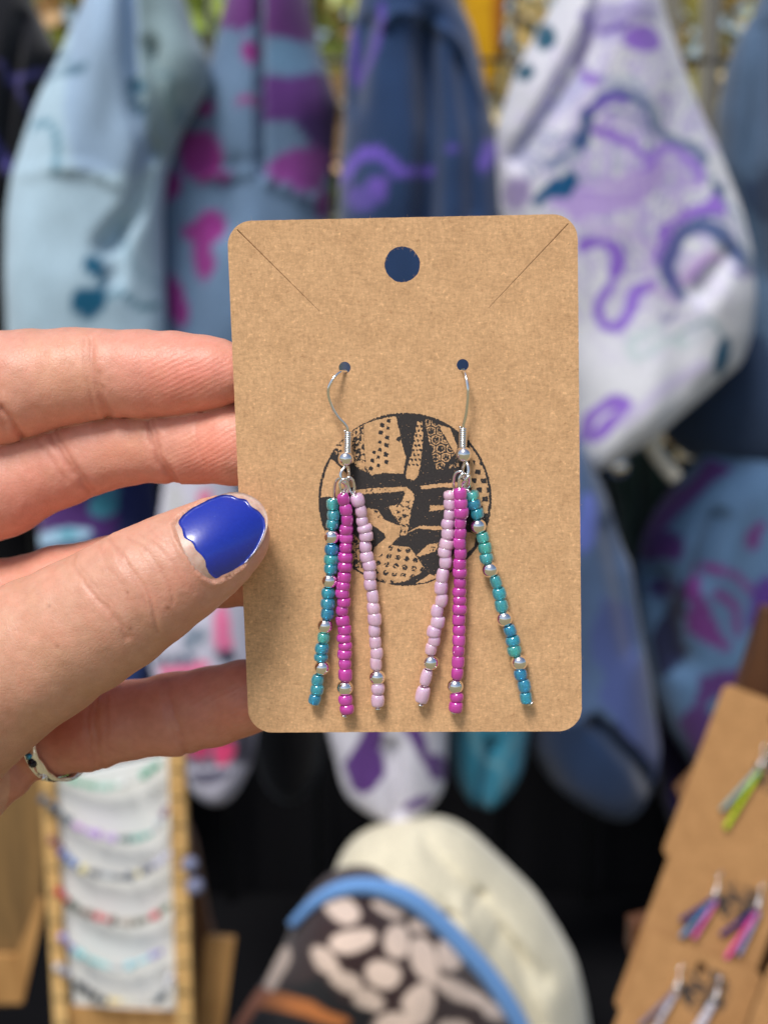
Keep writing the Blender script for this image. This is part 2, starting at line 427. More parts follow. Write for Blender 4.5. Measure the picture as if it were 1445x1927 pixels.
ink = stamp_px(*toPX(P3)); ii, jj = np.nonzero(ink); Fq = []; ids = -np.ones((len(g) + 1, len(g) + 1), int); used = np.zeros_like(ids, bool)
for a, c in ((0, 0), (1, 0), (1, 1), (0, 1)): used[ii + a, jj + c] = True
ids[used] = np.arange(used.sum()); ui, uj = np.nonzero(used)
V = np.stack([(g[0] + ui * step + cc[0]), (g[0] + uj * step + cc[1]), np.full(len(ui), .012)], -1) / 1000
Fq = np.stack([ids[ii, jj], ids[ii + 1, jj], ids[ii + 1, jj + 1], ids[ii, jj + 1]], -1)
obj('stamp', mesh('stamp', V, Fq, M['ink'], False), card)['label'] = 'round black ink stamp of torn patterned patches'

# ------------------------------------------------------------------ beads
def bead_mesh(name, R, L, hole_r, p, m, n=26, lump=0.0, seed=0):
    """rounded ring; p sets how square the section is"""
    k = 18; prof = []; c = (R + hole_r) / 2; a = (R - hole_r) / 2
    for i in range(k):
        t = 2 * math.pi * i / k; co, si = math.cos(t), math.sin(t)
        prof.append((c + a * math.copysign(abs(co) ** p, co), L / 2 * math.copysign(abs(si) ** p, si)))
    V, Fs = lathe(prof, n); q = np.random.default_rng(seed)
    if lump:
        ph = q.uniform(0, 6.28, 4); an = np.arctan2(V[:, 1], V[:, 0])
        f = 1 + lump * (np.sin(2 * an + ph[0]) * .5 + np.sin(3 * an + ph[1]) * .3 + np.sin(V[:, 2] * 2.5 + ph[2] + an) * .5)
        V[:, 0] *= f; V[:, 1] *= f; V[:, 2] *= 1 + lump * 1.6 * np.sin(an + ph[3])
    return mesh(name, V / 1000, [f[::-1] for f in Fs], m)
BM = {}
for key in ('magenta', 'lilac', 'teal'):
    BM[key] = [bead_mesh(key + '_bead', 1.0, 1.0, .34, pw, M[key], lump=.035, seed=s) for s, pw in ((1, .84), (2, .92), (3, 1.0), (4, .78), (5, 1.08))]
_p = [(math.cos(rad(a)), math.sin(rad(a))) for a in range(-72, 73, 8)] + [(.30, .90), (.27, 0), (.30, -.90)]
_V, _F = lathe(_p, 40); BM['silver'] = [mesh('silver_bead', _V / 1000, [f[::-1] for f in _F][::-1], M['silver'])]

def frame_z(p, q):
    z = (Vector(q) - Vector(p)).normalized(); x = Vector((1, 0, .2)); x = (x - z * x.dot(z)).normalized(); y = z.cross(x)
    return Matrix((x, y, z)).transposed()

def strand(parent, kind, pts, seed, h0=1.45, hf=None, pin_end=None, nm='bead_strand', top=None):
    """pts: list of (px,py,kind) bead centres; parts: pin wire (the strand object) with the beads as its children"""
    q = np.random.default_rng(seed); n = len(pts)
    hs = [h0 + (hf(i / (n - 1)) if hf else 0) for i in range(n)]
    P = np.array([C(x, y, hs[i]) for i, (x, y, k) in enumerate(pts)])
    wire = MB(); W = P.copy(); end = C(*pin_end, hs[-1]) if pin_end else P[-1] + (P[-1] - P[-2]) * .7
    # the pin runs smoothly through the beads
    Ws = W.copy()
    for _ in range(2): Ws[1:-1] = (Ws[:-2] + Ws[1:-1] * 2 + Ws[2:]) / 4
    head = [] if top is None else [top]
    wire.tube(np.array(head + list(Ws) + [end]) / 1000, .00027, 8, smooth=2)
    d = (end - Ws[-1]); d /= np.linalg.norm(d)
    wire.tube(np.array([end - d * .15, end + d * .12]) / 1000, .00062, 14)
    st = wire.build(nm, M['wire'], parent)
    for i in range(n):
        k = pts[i][2] or kind
        a = P[max(i - 1, 0)]; b2 = P[min(i + 1, n - 1)]; T = (b2 - a)
        # length from the distance to the neighbours
        lp = np.linalg.norm(P[i] - P[i - 1]) if i else np.linalg.norm(P[1] - P[0])
        ln = np.linalg.norm(P[i + 1] - P[i]) if i < n - 1 else lp
        ps, ns = i and pts[i - 1][2] == 'silver', i < n - 1 and pts[i + 1][2] == 'silver'
        L = ((2 * (lp - 1.38) if ps else lp) + (2 * (ln - 1.38) if ns else ln)) / 2
        if k == 'silver': R, L, me = 1.46, 1.48, BM['silver'][0]
        else:
            R = q.uniform(1.12, 1.36); L = min(max(L, 1.2) * (.99 if k == 'teal' else 1.06), 3.0)
            if L < 1.55: R *= 1.07
            if L > 1.9: R *= .95
            me = BM[k][q.integers(0, 5)]
        o = obj('silver_ball_bead' if k == 'silver' else 'bead', me, st)
        rot = frame_z(a, b2) @ Matrix.Rotation(q.uniform(0, 6.28), 3, 'Z')
        if k != 'silver': rot = Matrix.Rotation(q.normal() * .11, 3, 'Y') @ rot
        o.matrix_basis = Matrix.Translation(Vector(P[i]) / 1000) @ rot.to_4x4() @ Matrix.Diagonal((R, R, L, 1))
    return st

def Z(L):   # enlarged drawing of the strands -> photo points
    return [(560 + p[0] / 3.1413, 880 + p[1] / 3.1413, 'silver' if len(p) > 2 else None) for p in L]
s = 1
LT = Z([(205, 217), (212, 282), (205, 335), (200, 408, s), (200, 483), (197, 543), (195, 597), (188, 668, s), (180, 742), (178, 803), (176, 862), (162, 935, s), (152, 1005), (143, 1070), (138, 1122), (143, 1182, s), (117, 1257), (115, 1312), (101, 1370)])
LM = Z([(270, 187), (285, 248), (292, 308), (287, 365), (287, 416), (285, 472), (282, 530), (281, 586), (276, 646), (270, 700), (264, 743), (275, 795), (264, 845), (266, 905), (279, 958), (274, 1008), (282, 1054), (278, 1102), (280, 1160), (282, 1224), (280, 1303, s), (283, 1372), (292, 1428)])
LL = Z([(355, 193), (375, 258), (382, 317), (396, 360), (405, 405), (402, 467), (409, 528), (424, 578), (427, 634), (430, 690), (444, 762), (448, 832), (455, 895), (454, 963), (459, 1033), (467, 1097), (463, 1157), (470, 1240, s), (474, 1307), (474, 1377)])
RL = Z([(903, 165), (903, 215), (900, 277), (889, 333), (890, 390), (882, 452), (870, 500), (875, 556), (856, 638), (848, 710), (850, 783), (825, 847), (828, 912), (807, 970), (807, 1023), (788, 1073), (787, 1152, s), (760, 1240), (738, 1343)])
RM = Z([(961, 153), (964, 210), (967, 265), (962, 327), (961, 388), (957, 445), (962, 506), (957, 568), (957, 620), (960, 680), (955, 735), (957, 785), (957, 837), (953, 898), (955, 960), (953, 1020), (950, 1083), (950, 1147), (943, 1215), (932, 1293, s), (940, 1357), (935, 1415)])
RT = Z([(1030, 165), (1040, 215), (1062, 270), (1065, 345, s), (1095, 413), (1108, 475), (1115, 535), (1137, 603, s), (1172, 675), (1193, 745), (1204, 815), (1222, 893, s), (1254, 963), (1272, 1025), (1280, 1080), (1310, 1152, s), (1317, 1222), (1340, 1290), (1350, 1360)])
Q = lambda x, y: (560 + x / 3.6125, 660 + y / 3.6125)
def E3(x, y, h): return C(*Q(x, y), h)

def earring(label, hookpts, coil, ball, loop, eyes, strands):
    M0 = K @ Matrix.Translation(Vector(C(*Q(*hookpts[0][:2]))) / 1000)
    e = empty('earring', M0, label, 'earring', 'beaded earrings hung on the card')
    off = np.array(Vector(C(*Q(*hookpts[0][:2]))) / 1000)
    hold = bpy.data.objects.new('hold', None)
    def shift(o): o.matrix_basis = Matrix.Translation(-Vector(off)) @ o.matrix_basis
    hk = MB(); P = np.array([E3(*p) for p in hookpts])
    Pc = catmull(P, 8); r = np.full(len(Pc), .00030)
    hk.tube(Pc / 1000, r, 10)
    o = hk.build('ear_wire', M['wire'], e); shift(o)
    c = MB(); a, b2 = E3(*coil[0]), E3(*coil[1]); ax = b2 - a; L = np.linalg.norm(ax); ax /= L; u = np.cross(ax, [0, 0, 1]); u /= np.linalg.norm(u); v = np.cross(ax, u)
    turns = 11; pts = [a + ax * L * i / (turns * 16) + .58 * (u * math.cos(i / 16 * 2 * math.pi) + v * math.sin(i / 16 * 2 * math.pi)) for i in range(turns * 16 + 1)]
    c.tube(np.array(pts) / 1000, .00020, 7); o2 = c.build('wire_coil', M['wire'], e); shift(o2)
    bb = MB(); bb.ball(E3(*ball) / 1000, .00142, 32); o3 = bb.build('silver_ball', M['silver'], e); shift(o3)
    lp = MB(); lp.tube(np.array([E3(*p) for p in loop]) / 1000, .00030, 10, closed=False, smooth=8); o4 = lp.build('bottom_loop', M['wire'], e); shift(o4)
    for pts in eyes:
        ey = MB(); ey.tube(np.array([E3(*p) for p in pts]) / 1000, .00027, 10, smooth=8); o5 = ey.build('eye_loop', M['wire'], e); shift(o5)
    for kind, pts, seed, h0, hf, pe, top in strands:
        st = strand(e, kind, pts, seed, h0, hf, pe, top=top); shift(st)
        st['label'] = {'magenta': 'strand of opaque magenta beads with one silver ball', 'lilac': 'strand of pearly lilac beads with one silver ball', 'teal': 'strand of clear teal beads with silver balls between'}[kind]
Zp = lambda x, y: (560 + x / 3.1413, 880 + y / 3.1413)
earring('beaded earring hanging from the card hole nearer the hand, teal strand leftmost',
        [(332, 150, -2.5), (330, 142, -.6), (318, 138, .25), (285, 146, 1.3), (245, 185, 2.2), (215, 240, 2.5), (208, 290, 2.4), (222, 350, 2.2), (246, 405, 2.0), (280, 455, 1.8), (320, 497, 1.6), (338, 530, 1.5), (342, 600, 1.5), (340, 700, 1.5)],
        ((342, 545, 1.5), (340, 690, 1.5)), (328, 733, 1.6),
        [(335, 770, 1.6), (312, 800, 2.0), (292, 835, 2.4), (296, 875, 2.5), (312, 895, 2.2), (328, 905, 1.5), (345, 880, .9), (350, 835, .9), (342, 790, 1.2), (335, 770, 1.5)],
        [[(248, 1010, 1.2), (250, 930, 1.3), (262, 885, 1.6), (290, 868, 2.0), (322, 895, 2.2), (326, 925, 1.9), (312, 960, 1.8), (300, 985, 1.7)],
         [(306, 985, 2.4), (290, 940, 2.6), (286, 905, 2.6), (300, 880, 2.6), (322, 872, 2.5), (342, 900, 2.1), (340, 950, 1.9), (328, 985, 1.9)],
         [(382, 985, 1.9), (362, 965, 2.0), (350, 935, 2.0), (332, 880, 2.2), (352, 860, 2.3), (378, 885, 2.0), (386, 930, 1.8), (380, 975, 1.7)]],
        [('teal', LT, 11, 1.45, None, Zp(90, 1399), E3(247, 1000, 1.3)),
         ('magenta', LM, 12, 1.5, lambda t: 1.1 * max(0, 1 - t * 6) + .15, Zp(277, 1469), E3(318, 965, 2.4)),
         ('lilac', LL, 13, 1.45, lambda t: .5 * max(0, 1 - t * 6), None, E3(375, 975, 1.9))])
earring('beaded earring hanging from the card hole farther from the hand, teal strand swung outward',
        [(1118, 140, -2.5), (1118, 132, -.6), (1126, 132, .3), (1138, 150, 1.3), (1148, 195, 2.2), (1156, 250, 2.6), (1157, 310, 2.6), (1152, 370, 2.4), (1145, 430, 2.1), (1134, 480, 1.8), (1127, 510, 1.6), (1124, 580, 1.5), (1124, 670, 1.5)],
        ((1125, 520, 1.5), (1122, 662, 1.5)), (1130, 704, 1.7),
        [(1140, 745, 1.7), (1158, 785, 2.3), (1160, 830, 2.6), (1148, 870, 2.6), (1132, 880, 2.0), (1122, 850, 1.2), (1122, 805, 1.1), (1134, 765, 1.4), (1140, 745, 1.6)],
        [[(1066, 955, 1.3), (1060, 905, 1.4), (1062, 860, 1.7), (1080, 828, 2.0), (1115, 822, 2.2), (1140, 850, 1.9), (1142, 885, 1.6)],
         [(1100, 960, 2.9), (1096, 905, 2.9), (1102, 860, 2.9), (1125, 836, 2.8), (1148, 850, 2.4), (1146, 890, 2.0), (1120, 930, 1.9)],
         [(1150, 960, 1.7), (1128, 930, 1.9), (1122, 900, 2.2), (1140, 880, 2.8), (1165, 850, 2.7), (1172, 880, 2.2), (1164, 920, 1.8), (1145, 935, 1.6)]],
        [('lilac', RL, 21, 1.45, None, Zp(727, 1404), E3(1062, 950, 1.3)),
         ('magenta', RM, 22, 1.5, lambda t: 1.7 * max(0, 1 - t * 2.2) + .1, Zp(919, 1448), E3(1100, 930, 2.9)),
         ('teal', RT, 23, 1.45, lambda t: .3 * max(0, 1 - t * 6), Zp(1379, 1394), E3(1145, 935, 1.6))])

# ------------------------------------------------------------------ the hand (signed distance field -> one skin)
VOX = 0.33
lo = np.array([-125.0, -72.0, -52.0]); hi = np.array([-16.0, 44.0, 26.0])
dims = np.ceil((hi - lo) / VOX).astype(int)
FIELD = np.full(dims, 4.0, np.float32)
def block(P, R, pad=4.5):
    a = np.min(P - R[:, None], 0) - pad; b2 = np.max(P + R[:, None], 0) + pad
    i0 = np.clip(((a - lo) / VOX).astype(int), 0, dims); i1 = np.clip(((b2 - lo) / VOX).astype(int) + 1, 0, dims)
    return tuple(slice(i0[k], i1[k]) for k in range(3))
def smin(a, b2, k):
    h = np.clip(.5 + .5 * (b2 - a) / k, 0, 1); return b2 * (1 - h) + a * h - k * h * (1 - h)
def chain(nodes, k=1.6, flat=1.0):
    """nodes: (px, py, h, r_px); round cones joined smoothly. flat<1 flattens in depth"""
    P = np.array([C(x, y, h) for x, y, h, r in nodes]); R = np.array([r * (CO[2] - h) / FPX for x, y, h, r in nodes]); R = R
    sl = block(P, R); gr = [np.arange(sl[i].start, sl[i].stop, dtype=np.float32) * VOX + lo[i] for i in range(3)]
    X, Y, Zz = np.meshgrid(*gr, indexing='ij', copy=False); out = np.full(X.shape, 9.0, np.float32)
    for i in range(len(P) - 1):
        a, b2 = P[i], P[i + 1]; r1, r2 = R[i], R[i + 1]; ba = b2 - a; L2 = float(ba @ ba)
        t = np.clip(((X - a[0]) * ba[0] + (Y - a[1]) * ba[1] + (Zz - a[2]) * ba[2]) / L2, 0, 1)
        dz = (Zz - a[2] - t * ba[2]) / flat
        d = np.sqrt((X - a[0] - t * ba[0]) ** 2 + (Y - a[1] - t * ba[1]) ** 2 + dz * dz) - (r1 + (r2 - r1) * t)
        out = smin(out, d.astype(np.float32), k) if i else d.astype(np.float32)
    return sl, out
def put(part, k=0.5):
    sl, d = part; FIELD[sl] = smin(FIELD[sl], d, k)
INDEX = [(-330, 830, -17, 125), (-130, 762, -14, 118), (0, 728, -11, 104), (60, 717, -10.4, 97), (130, 707, -9.6, 89), (195, 702, -9.2, 80), (265, 703, -8.6, 81), (330, 702, -8.0, 77), (385, 701, -7.2, 68), (418, 701, -6.6, 58), (440, 702, -6.2, 47)]
MIDDLE = [(-330, 980, -20, 122), (-150, 962, -17, 110), (0, 915, -15, 98), (110, 877, -14, 78), (180, 852, -13.4, 74), (240, 842, -13.0, 70), (300, 838, -12.2, 69), (370, 835, -11.2, 74), (440, 834, -10.0, 79), (500, 833, -9, 75), (545, 832, -8, 60)]
RING = [(-330, 1130, -24, 115), (-150, 1150, -21, 100), (0, 1128, -18, 76), (110, 1100, -17, 74), (220, 1078, -16, 72), (340, 1072, -14, 72), (420, 1073, -12, 70), (480, 1073, -10, 68), (530, 1070, -8.5, 56)]
PINKY = [(-250, 1390, -24, 105), (-120, 1420, -21, 92), (20, 1400, -19, 76), (85, 1389, -17.6, 78), (170, 1372, -15.6, 81), (235, 1357, -14.6, 76), (330, 1344, -13.0, 79), (400, 1330, -11.6, 76), (460, 1313, -10.2, 71), (510, 1302, -8.8, 60), (535, 1298, -8, 48)]
THUMB = [(-330, 1560, -6, 220), (-180, 1400, -1, 195), (-60, 1302, 4, 166), (70, 1226, 7.5, 143), (150, 1180, 8.6, 132), (215, 1143, 9.4, 125), (275, 1103, 9.8, 118), (335, 1068, 9.4, 106), (385, 1038, 8.2, 94), (422, 1014, 7.0, 82), (434, 1007, 6.6, 71)]
put(chain(INDEX)); put(chain(MIDDLE), .35); put(chain(RING), .35); put(chain(PINKY), .35)
put(chain([(-700, 1100, -26, 330), (-420, 1000, -24, 300), (-300, 1120, -24, 240)], 3, .62), 6)
put(chain([(-420, 860, -20, 180), (-230, 830, -18, 120)], 3), 5)
put(chain([(-500, 1400, -16, 300), (-300, 1420, -16, 200), (-120, 1440, -14, 120)], 4, .8), 6)
put(chain([(-250, 1500, -12, 130), (-70, 1478, -13, 92), (2, 1446, -15, 70)], 2), 1.2)
put(chain(THUMB), .5)
put(chain([(-900, 1250, -18, 330), (-1100, 1300, -18, 290), (-1400, 1400, -18, 280)], 3, .8), 8)
import openvdb
G = openvdb.FloatGrid(4.0); G.copyFromArray(FIELD); vp, vq = G.convertToQuads(0.0)
del FIELD
HV = vp.astype(float) * VOX + lo
hm = mesh('hand', HV, vq, None)
nr = np.empty(len(HV) * 3, np.float32); hm.vertices.foreach_get('normal', nr); NR = nr.reshape(-1, 3).astype(float)
cen = HV.mean(0)
if np.mean(np.sum(NR[:2000] * 0 + NR[:2000], 1)) is None: pass
top = HV[:, 2].argmax()
FLIP = NR[top, 2] < 0
if FLIP: vq = vq[:, ::-1]; NR = -NR
px, py = toPX(HV)
front = np.clip((NR[:, 2] + .35) / .5, 0, 1)
def which(nodes):
    """distance (px) to a finger's axis relative to its radius, and depth closeness"""
    d = segd(px, py, [(n[0], n[1]) for n in nodes]); P = np.array([C(n[0], n[1], n[2]) for n in nodes])
    D = np.full(len(HV), 1e9)
    for i in range(len(P) - 1):
        ba = P[i + 1] - P[i]; t = np.clip(((HV - P[i]) @ ba) / (ba @ ba), 0, 1)
        r = (nodes[i][3] + (nodes[i + 1][3] - nodes[i][3]) * t) * .0925
        D = np.minimum(D, np.abs(np.linalg.norm(HV - P[i] - t[:, None] * ba, axis=1) - r))
    return D
DW = np.stack([which(n) for n in (INDEX, MIDDLE, RING, PINKY, THUMB)], 0); own = DW.argmin(0)
disp = np.zeros(len(HV)); dark = np.zeros(len(HV))
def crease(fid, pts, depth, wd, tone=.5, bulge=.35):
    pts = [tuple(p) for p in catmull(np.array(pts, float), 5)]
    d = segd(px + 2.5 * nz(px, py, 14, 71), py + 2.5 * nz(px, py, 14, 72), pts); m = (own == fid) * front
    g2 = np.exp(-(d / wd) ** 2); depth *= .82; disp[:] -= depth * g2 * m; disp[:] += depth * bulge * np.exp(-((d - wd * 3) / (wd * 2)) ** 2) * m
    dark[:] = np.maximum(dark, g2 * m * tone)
# index
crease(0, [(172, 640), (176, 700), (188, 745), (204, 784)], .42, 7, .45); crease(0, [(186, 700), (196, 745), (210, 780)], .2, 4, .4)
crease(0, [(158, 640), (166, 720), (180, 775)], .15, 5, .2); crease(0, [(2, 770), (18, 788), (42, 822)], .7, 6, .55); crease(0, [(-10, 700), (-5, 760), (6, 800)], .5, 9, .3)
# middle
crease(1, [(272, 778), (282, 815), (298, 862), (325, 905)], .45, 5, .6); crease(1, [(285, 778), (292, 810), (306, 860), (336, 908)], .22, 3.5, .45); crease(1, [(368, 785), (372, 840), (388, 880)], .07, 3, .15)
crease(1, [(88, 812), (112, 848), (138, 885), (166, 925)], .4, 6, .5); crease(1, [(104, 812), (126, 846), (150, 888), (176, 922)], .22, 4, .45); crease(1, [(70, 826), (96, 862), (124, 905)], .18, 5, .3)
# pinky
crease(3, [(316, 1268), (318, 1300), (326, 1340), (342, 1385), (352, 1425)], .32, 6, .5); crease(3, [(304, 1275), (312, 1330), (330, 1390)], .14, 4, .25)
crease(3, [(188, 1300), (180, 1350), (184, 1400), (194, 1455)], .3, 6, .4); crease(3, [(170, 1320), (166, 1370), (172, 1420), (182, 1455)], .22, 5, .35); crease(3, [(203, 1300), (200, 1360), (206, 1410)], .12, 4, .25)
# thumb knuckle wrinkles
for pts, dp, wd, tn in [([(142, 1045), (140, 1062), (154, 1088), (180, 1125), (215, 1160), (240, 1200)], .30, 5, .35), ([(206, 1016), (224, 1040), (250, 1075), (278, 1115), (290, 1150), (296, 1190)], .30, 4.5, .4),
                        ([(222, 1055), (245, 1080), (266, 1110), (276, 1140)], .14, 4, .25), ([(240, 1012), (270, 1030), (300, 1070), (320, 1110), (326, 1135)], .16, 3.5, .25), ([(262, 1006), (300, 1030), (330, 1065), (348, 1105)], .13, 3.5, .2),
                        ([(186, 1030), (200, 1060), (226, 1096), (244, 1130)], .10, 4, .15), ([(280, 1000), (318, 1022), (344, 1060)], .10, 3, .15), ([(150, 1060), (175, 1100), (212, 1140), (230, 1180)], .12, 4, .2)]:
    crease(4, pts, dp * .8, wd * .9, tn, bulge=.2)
disp += .10 * nz(px, py, 60, 81) + .05 * nz(px, py, 22, 82) + .02 * nz(px, py, 8, 83)
# eponychium: a low rim of skin along the nail's root and sides
NAILP = [(322, 988), (330, 1012), (345, 1040), (362, 1065), (381, 1086), (397, 1096), (412, 1095), (432, 1086), (455, 1067), (478, 1043), (495, 1016), (503, 990), (503, 970), (494, 950), (478, 936), (458, 928), (436, 926), (412, 932), (385, 944), (358, 958), (338, 971)]
dn = segd(px, py, [(436, 926), (412, 932), (385, 944), (358, 958), (338, 971), (322, 988), (345, 1040), (381, 1086), (397, 1096), (412, 1095), (455, 1067)])
inn = inpoly(px, py, NAILP); mT = (own == 4) * front
disp += np.where(inn, -.45 * np.clip(dn / 8, 0, 1), .36 * np.exp(-(dn / 9) ** 2)) * mT
HV2 = HV + NR * disp[:, None]
# skin tones (the skin's own colour: flushed pads), darker creases, shade painted on the little finger
base = np.tile(lin((219, 158, 137)), (len(HV), 1))
def tone(c, wgt):
    base[:] = base * (1 - wgt[:, None]) + lin(c) * wgt[:, None]
gb = lambda x, y, sx, sy: np.exp(-((px - x) / sx) ** 2 - ((py - y) / sy) ** 2)
f4 = (own == 4).astype(float); tone((209, 158, 134), .8 * f4)
tone((212, 160, 130), .55 * f4 * gb(60, 1220, 150, 120)); tone((216, 148, 124), .5 * f4 * gb(330, 1130, 90, 70))
fi = (own == 0).astype(float); tone((234, 140, 122), .75 * fi * gb(350, 715, 95, 60)); tone((236, 150, 128), .5 * fi * gb(330, 660, 120, 35)); tone((222, 168, 134), .5 * fi * gb(110, 700, 80, 60))
fm = (own == 1).astype(float); tone((236, 146, 122), .7 * fm * gb(400, 850, 60, 60)); tone((222, 154, 124), .5 * fm * gb(230, 850, 60, 40)); tone((224, 144, 124), .5 * fm * gb(60, 920, 70, 60)); tone((246, 196, 172), .5 * fm * gb(445, 890, 30, 30))
fp = (own == 3).astype(float); tone((200, 128, 110), .65 * fp); tone((192, 98, 76), .55 * fp * gb(130, 1380, 60, 60)); tone((214, 128, 104), .5 * fp * gb(420, 1350, 50, 40))  # thumb's shade put into the little finger's colour; tip flushed
fr = (own == 2).astype(float); tone((222, 150, 124), .4 * fr)
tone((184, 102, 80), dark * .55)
mott = nz(px, py, 34, 91) * .5 + nz(px, py, 13, 92) * .35
tone((236, 150, 126), np.clip(mott, 0, 1) * .22); tone((222, 172, 132), np.clip(-mott, 0, 1) * .22)
for (x, y, r) in ((316, 1144, 4), (245, 1182, 3), (108, 1215, 4), (92, 1140, 3), (240, 1115, 3)): tone((150, 92, 66), .55 * np.exp(-(((px - x) ** 2 + (py - y) ** 2) / r ** 2)) * f4)
pad = np.clip(fi * gb(350, 700, 90, 90) + fm * gb(390, 840, 80, 90) + fp * gb(420, 1330, 90, 80), 0, 1)
knuck = f4 * gb(215, 1090, 130, 110)

m, t, b = mat('skin', Roughness=.44, Subsurface_Weight=.35, Subsurface_Scale=.0016); b.inputs['Subsurface Radius'].default_value = (1, .42, .26); b.inputs['Specular IOR Level'].default_value = .42
a = nnode(t, 'ShaderNodeAttribute', attribute_name='Col'); co = coords(t)
n1 = noise(t, co, 420, 4, .6); c = mix(t, 1.0, a.outputs['Color'], ramp(t, n1, [(.3, (.93, .90, .88)), (.7, (1.05, 1.07, 1.08))]), 'MULTIPLY')
t.links.new(c, b.inputs['Base Color'])
vo = nnode(t, 'ShaderNodeTexVoronoi', feature='DISTANCE_TO_EDGE'); vo.inputs['Scale'].default_value = 1250; t.links.new(co, vo.inputs['Vector'])
vr = ramp(t, vo.outputs['Distance'], [(0, (0, 0, 0)), (.16, (1, 1, 1))])
p = bump(t, b, vr, .30, .00008)
p = bump(t, b, noise(t, co, 1100, 4, .65), .35, .00010, p)
ap = nnode(t, 'ShaderNodeAttribute', attribute_name='Pad')
mp = nnode(t, 'ShaderNodeMapping'); mp.inputs['Rotation'].default_value = (0, 0, rad(62)); tc = nnode(t, 'ShaderNodeTexCoord'); t.links.new(tc.outputs['Object'], mp.inputs[0])
wv = nnode(t, 'ShaderNodeTexWave'); wv.inputs['Scale'].default_value = 330; wv.inputs['Distortion'].default_value = 9; wv.inputs['Detail'].default_value = 1.5; wv.inputs['Detail Scale'].default_value = .25
t.links.new(mp.outputs[0], wv.inputs['Vector'])
mu = nnode(t, 'ShaderNodeMath', operation='MULTIPLY'); t.links.new(wv.outputs['Fac'], mu.inputs[0]); t.links.new(ap.outputs['Fac'], mu.inputs[1])
bump(t, b, mu.outputs[0], .38, .00010, p)
M['skin'] = m
bpy.data.meshes.remove(hm)
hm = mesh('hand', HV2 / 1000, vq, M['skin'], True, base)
at = hm.attributes.new('Pad', 'FLOAT', 'POINT'); at.data.foreach_set('value', pad.astype(np.float32))
hand = obj('hand', hm); hand.matrix_world = K
meta(hand, 'left hand with blue polished thumbnail pinching the kraft card from its edge', 'hand')

# thumbnail
bvh = BVHTree.FromPolygons([tuple(v) for v in HV2], vq.tolist())
def surf(x, y):
    o0 = Vector(CO); d = (Vector(C(x, y, 0)) - o0).normalized(); hit = bvh.ray_cast(o0, d); return np.array(hit[0]) if hit[0] else None
root2 = C(360, 1042, 10)[:2]; tip2 = C(495, 960, 10)[:2]; ax2 = (tip2 - root2); LN = np.linalg.norm(ax2); ax2 /= LN; cr2 = np.array([-ax2[1], ax2[0]])
A_, Z_ = [], []
for x in range(322, 504, 6):
    for y in range(926, 1096, 6):
        if not inpoly(np.array(x), np.array(y), [(412 + (a - 412) * .9, 1010 + (c - 1010) * .9) for a, c in NAILP]): continue
        q = surf(x, y)
        if q is None: continue
        r0 = q[:2] - root2; tt, s0 = r0 @ ax2, r0 @ cr2
        A_.append([1, tt, s0, tt * tt, s0 * s0, tt * s0]); Z_.append(q[2])
A_ = np.array(A_); Z_ = np.array(Z_); ok = Z_ > np.median(Z_) - 4.5
cf = np.linalg.lstsq(A_[ok], Z_[ok], rcond=None)[0]
LIFT0 = float(np.percentile((Z_ - A_ @ cf), 97))
def nail_pt(x, y, lift):
    p3 = C(x, y, float(Z_.max()))
    for _ in range(4):
        r0 = p3[:2] - root2; tt, s0 = r0 @ ax2, r0 @ cr2
        z = np.array([1, tt, s0, tt * tt, s0 * s0, tt * s0]) @ cf + LIFT0 + lift
        p3 = C(x, y, float(z))
    return p3
def plate(name, outline, lift, thick, m, parent, rough=0.0, rings=12):
    oc = catmull(np.array(outline, float), 4, True)
    if rough: oc = oc + np.stack([nz(oc[:, 0], oc[:, 1], 5, 33), nz(oc[:, 0], oc[:, 1], 5, 34)], -1) * rough
    c0 = oc.mean(0); n = len(oc); V = []; Fs = []
    for side in (0, 1):
        for i in range(rings + 1):
            tt = i / rings
            for k in range(n):
                e = c0 + (oc[k] - c0) * tt; dome = thick * (1 - .75 * tt ** 8)
                V.append(nail_pt(e[0], e[1], lift + (dome if side == 0 else -.25)))
    for side in (0, 1):
        o0 = side * (rings + 1) * n
        for i in range(rings):
            for k in range(n):
                q = [o0 + i * n + k, o0 + i * n + (k + 1) % n, o0 + (i + 1) * n + (k + 1) % n, o0 + (i + 1) * n + k]; Fs.append(q if side else q[::-1])
    e0 = rings * n; e1 = (rings + 1) * n + rings * n
    Fs += [[e0 + k, e0 + (k + 1) % n, e1 + (k + 1) % n, e1 + k] for k in range(n)]
    return obj(name, mesh(name, np.array(V) / 1000, Fs, m), parent)
mn, t, b = mat('bare_nail', Base_Color=(*lin((206, 170, 154)), 1), Roughness=.4, Subsurface_Weight=.3, Subsurface_Scale=.001)
t.links.new(ramp(t, noise(t, coords(t), 700, 3), [(.3, lin((196, 154, 136))), (.7, lin((216, 186, 170)))]), b.inputs['Base Color'])
mpz, t, b = mat('blue_nail_polish', Base_Color=(*lin((18, 42, 160)), 1), Roughness=.35, Coat_Weight=.8, Coat_Roughness=.18)
bump(t, b, noise(t, coords(t), 380, 5, .6), .5, .00012)
t.links.new(ramp(t, noise(t, coords(t), 1800, 2), [(.22, lin((50, 74, 176))), (.32, lin((18, 42, 158))), (.75, lin((22, 48, 168)))]), b.inputs['Base Color'])
nail = plate('thumbnail', NAILP, .12, .12, mn, hand)
POL = [(336, 980), (342, 996), (347, 1012), (362, 1022), (368, 1034), (381, 1047), (387, 1058), (389, 1070), (399, 1084), (414, 1091), (432, 1084), (452, 1067), (474, 1045), (491, 1018), (499, 994), (497, 976), (487, 962), (473, 953), (464, 941), (448, 937), (430, 931), (408, 934), (384, 944), (356, 960)]
plate('nail_polish', POL, .25, .07, mpz, nail, .7)

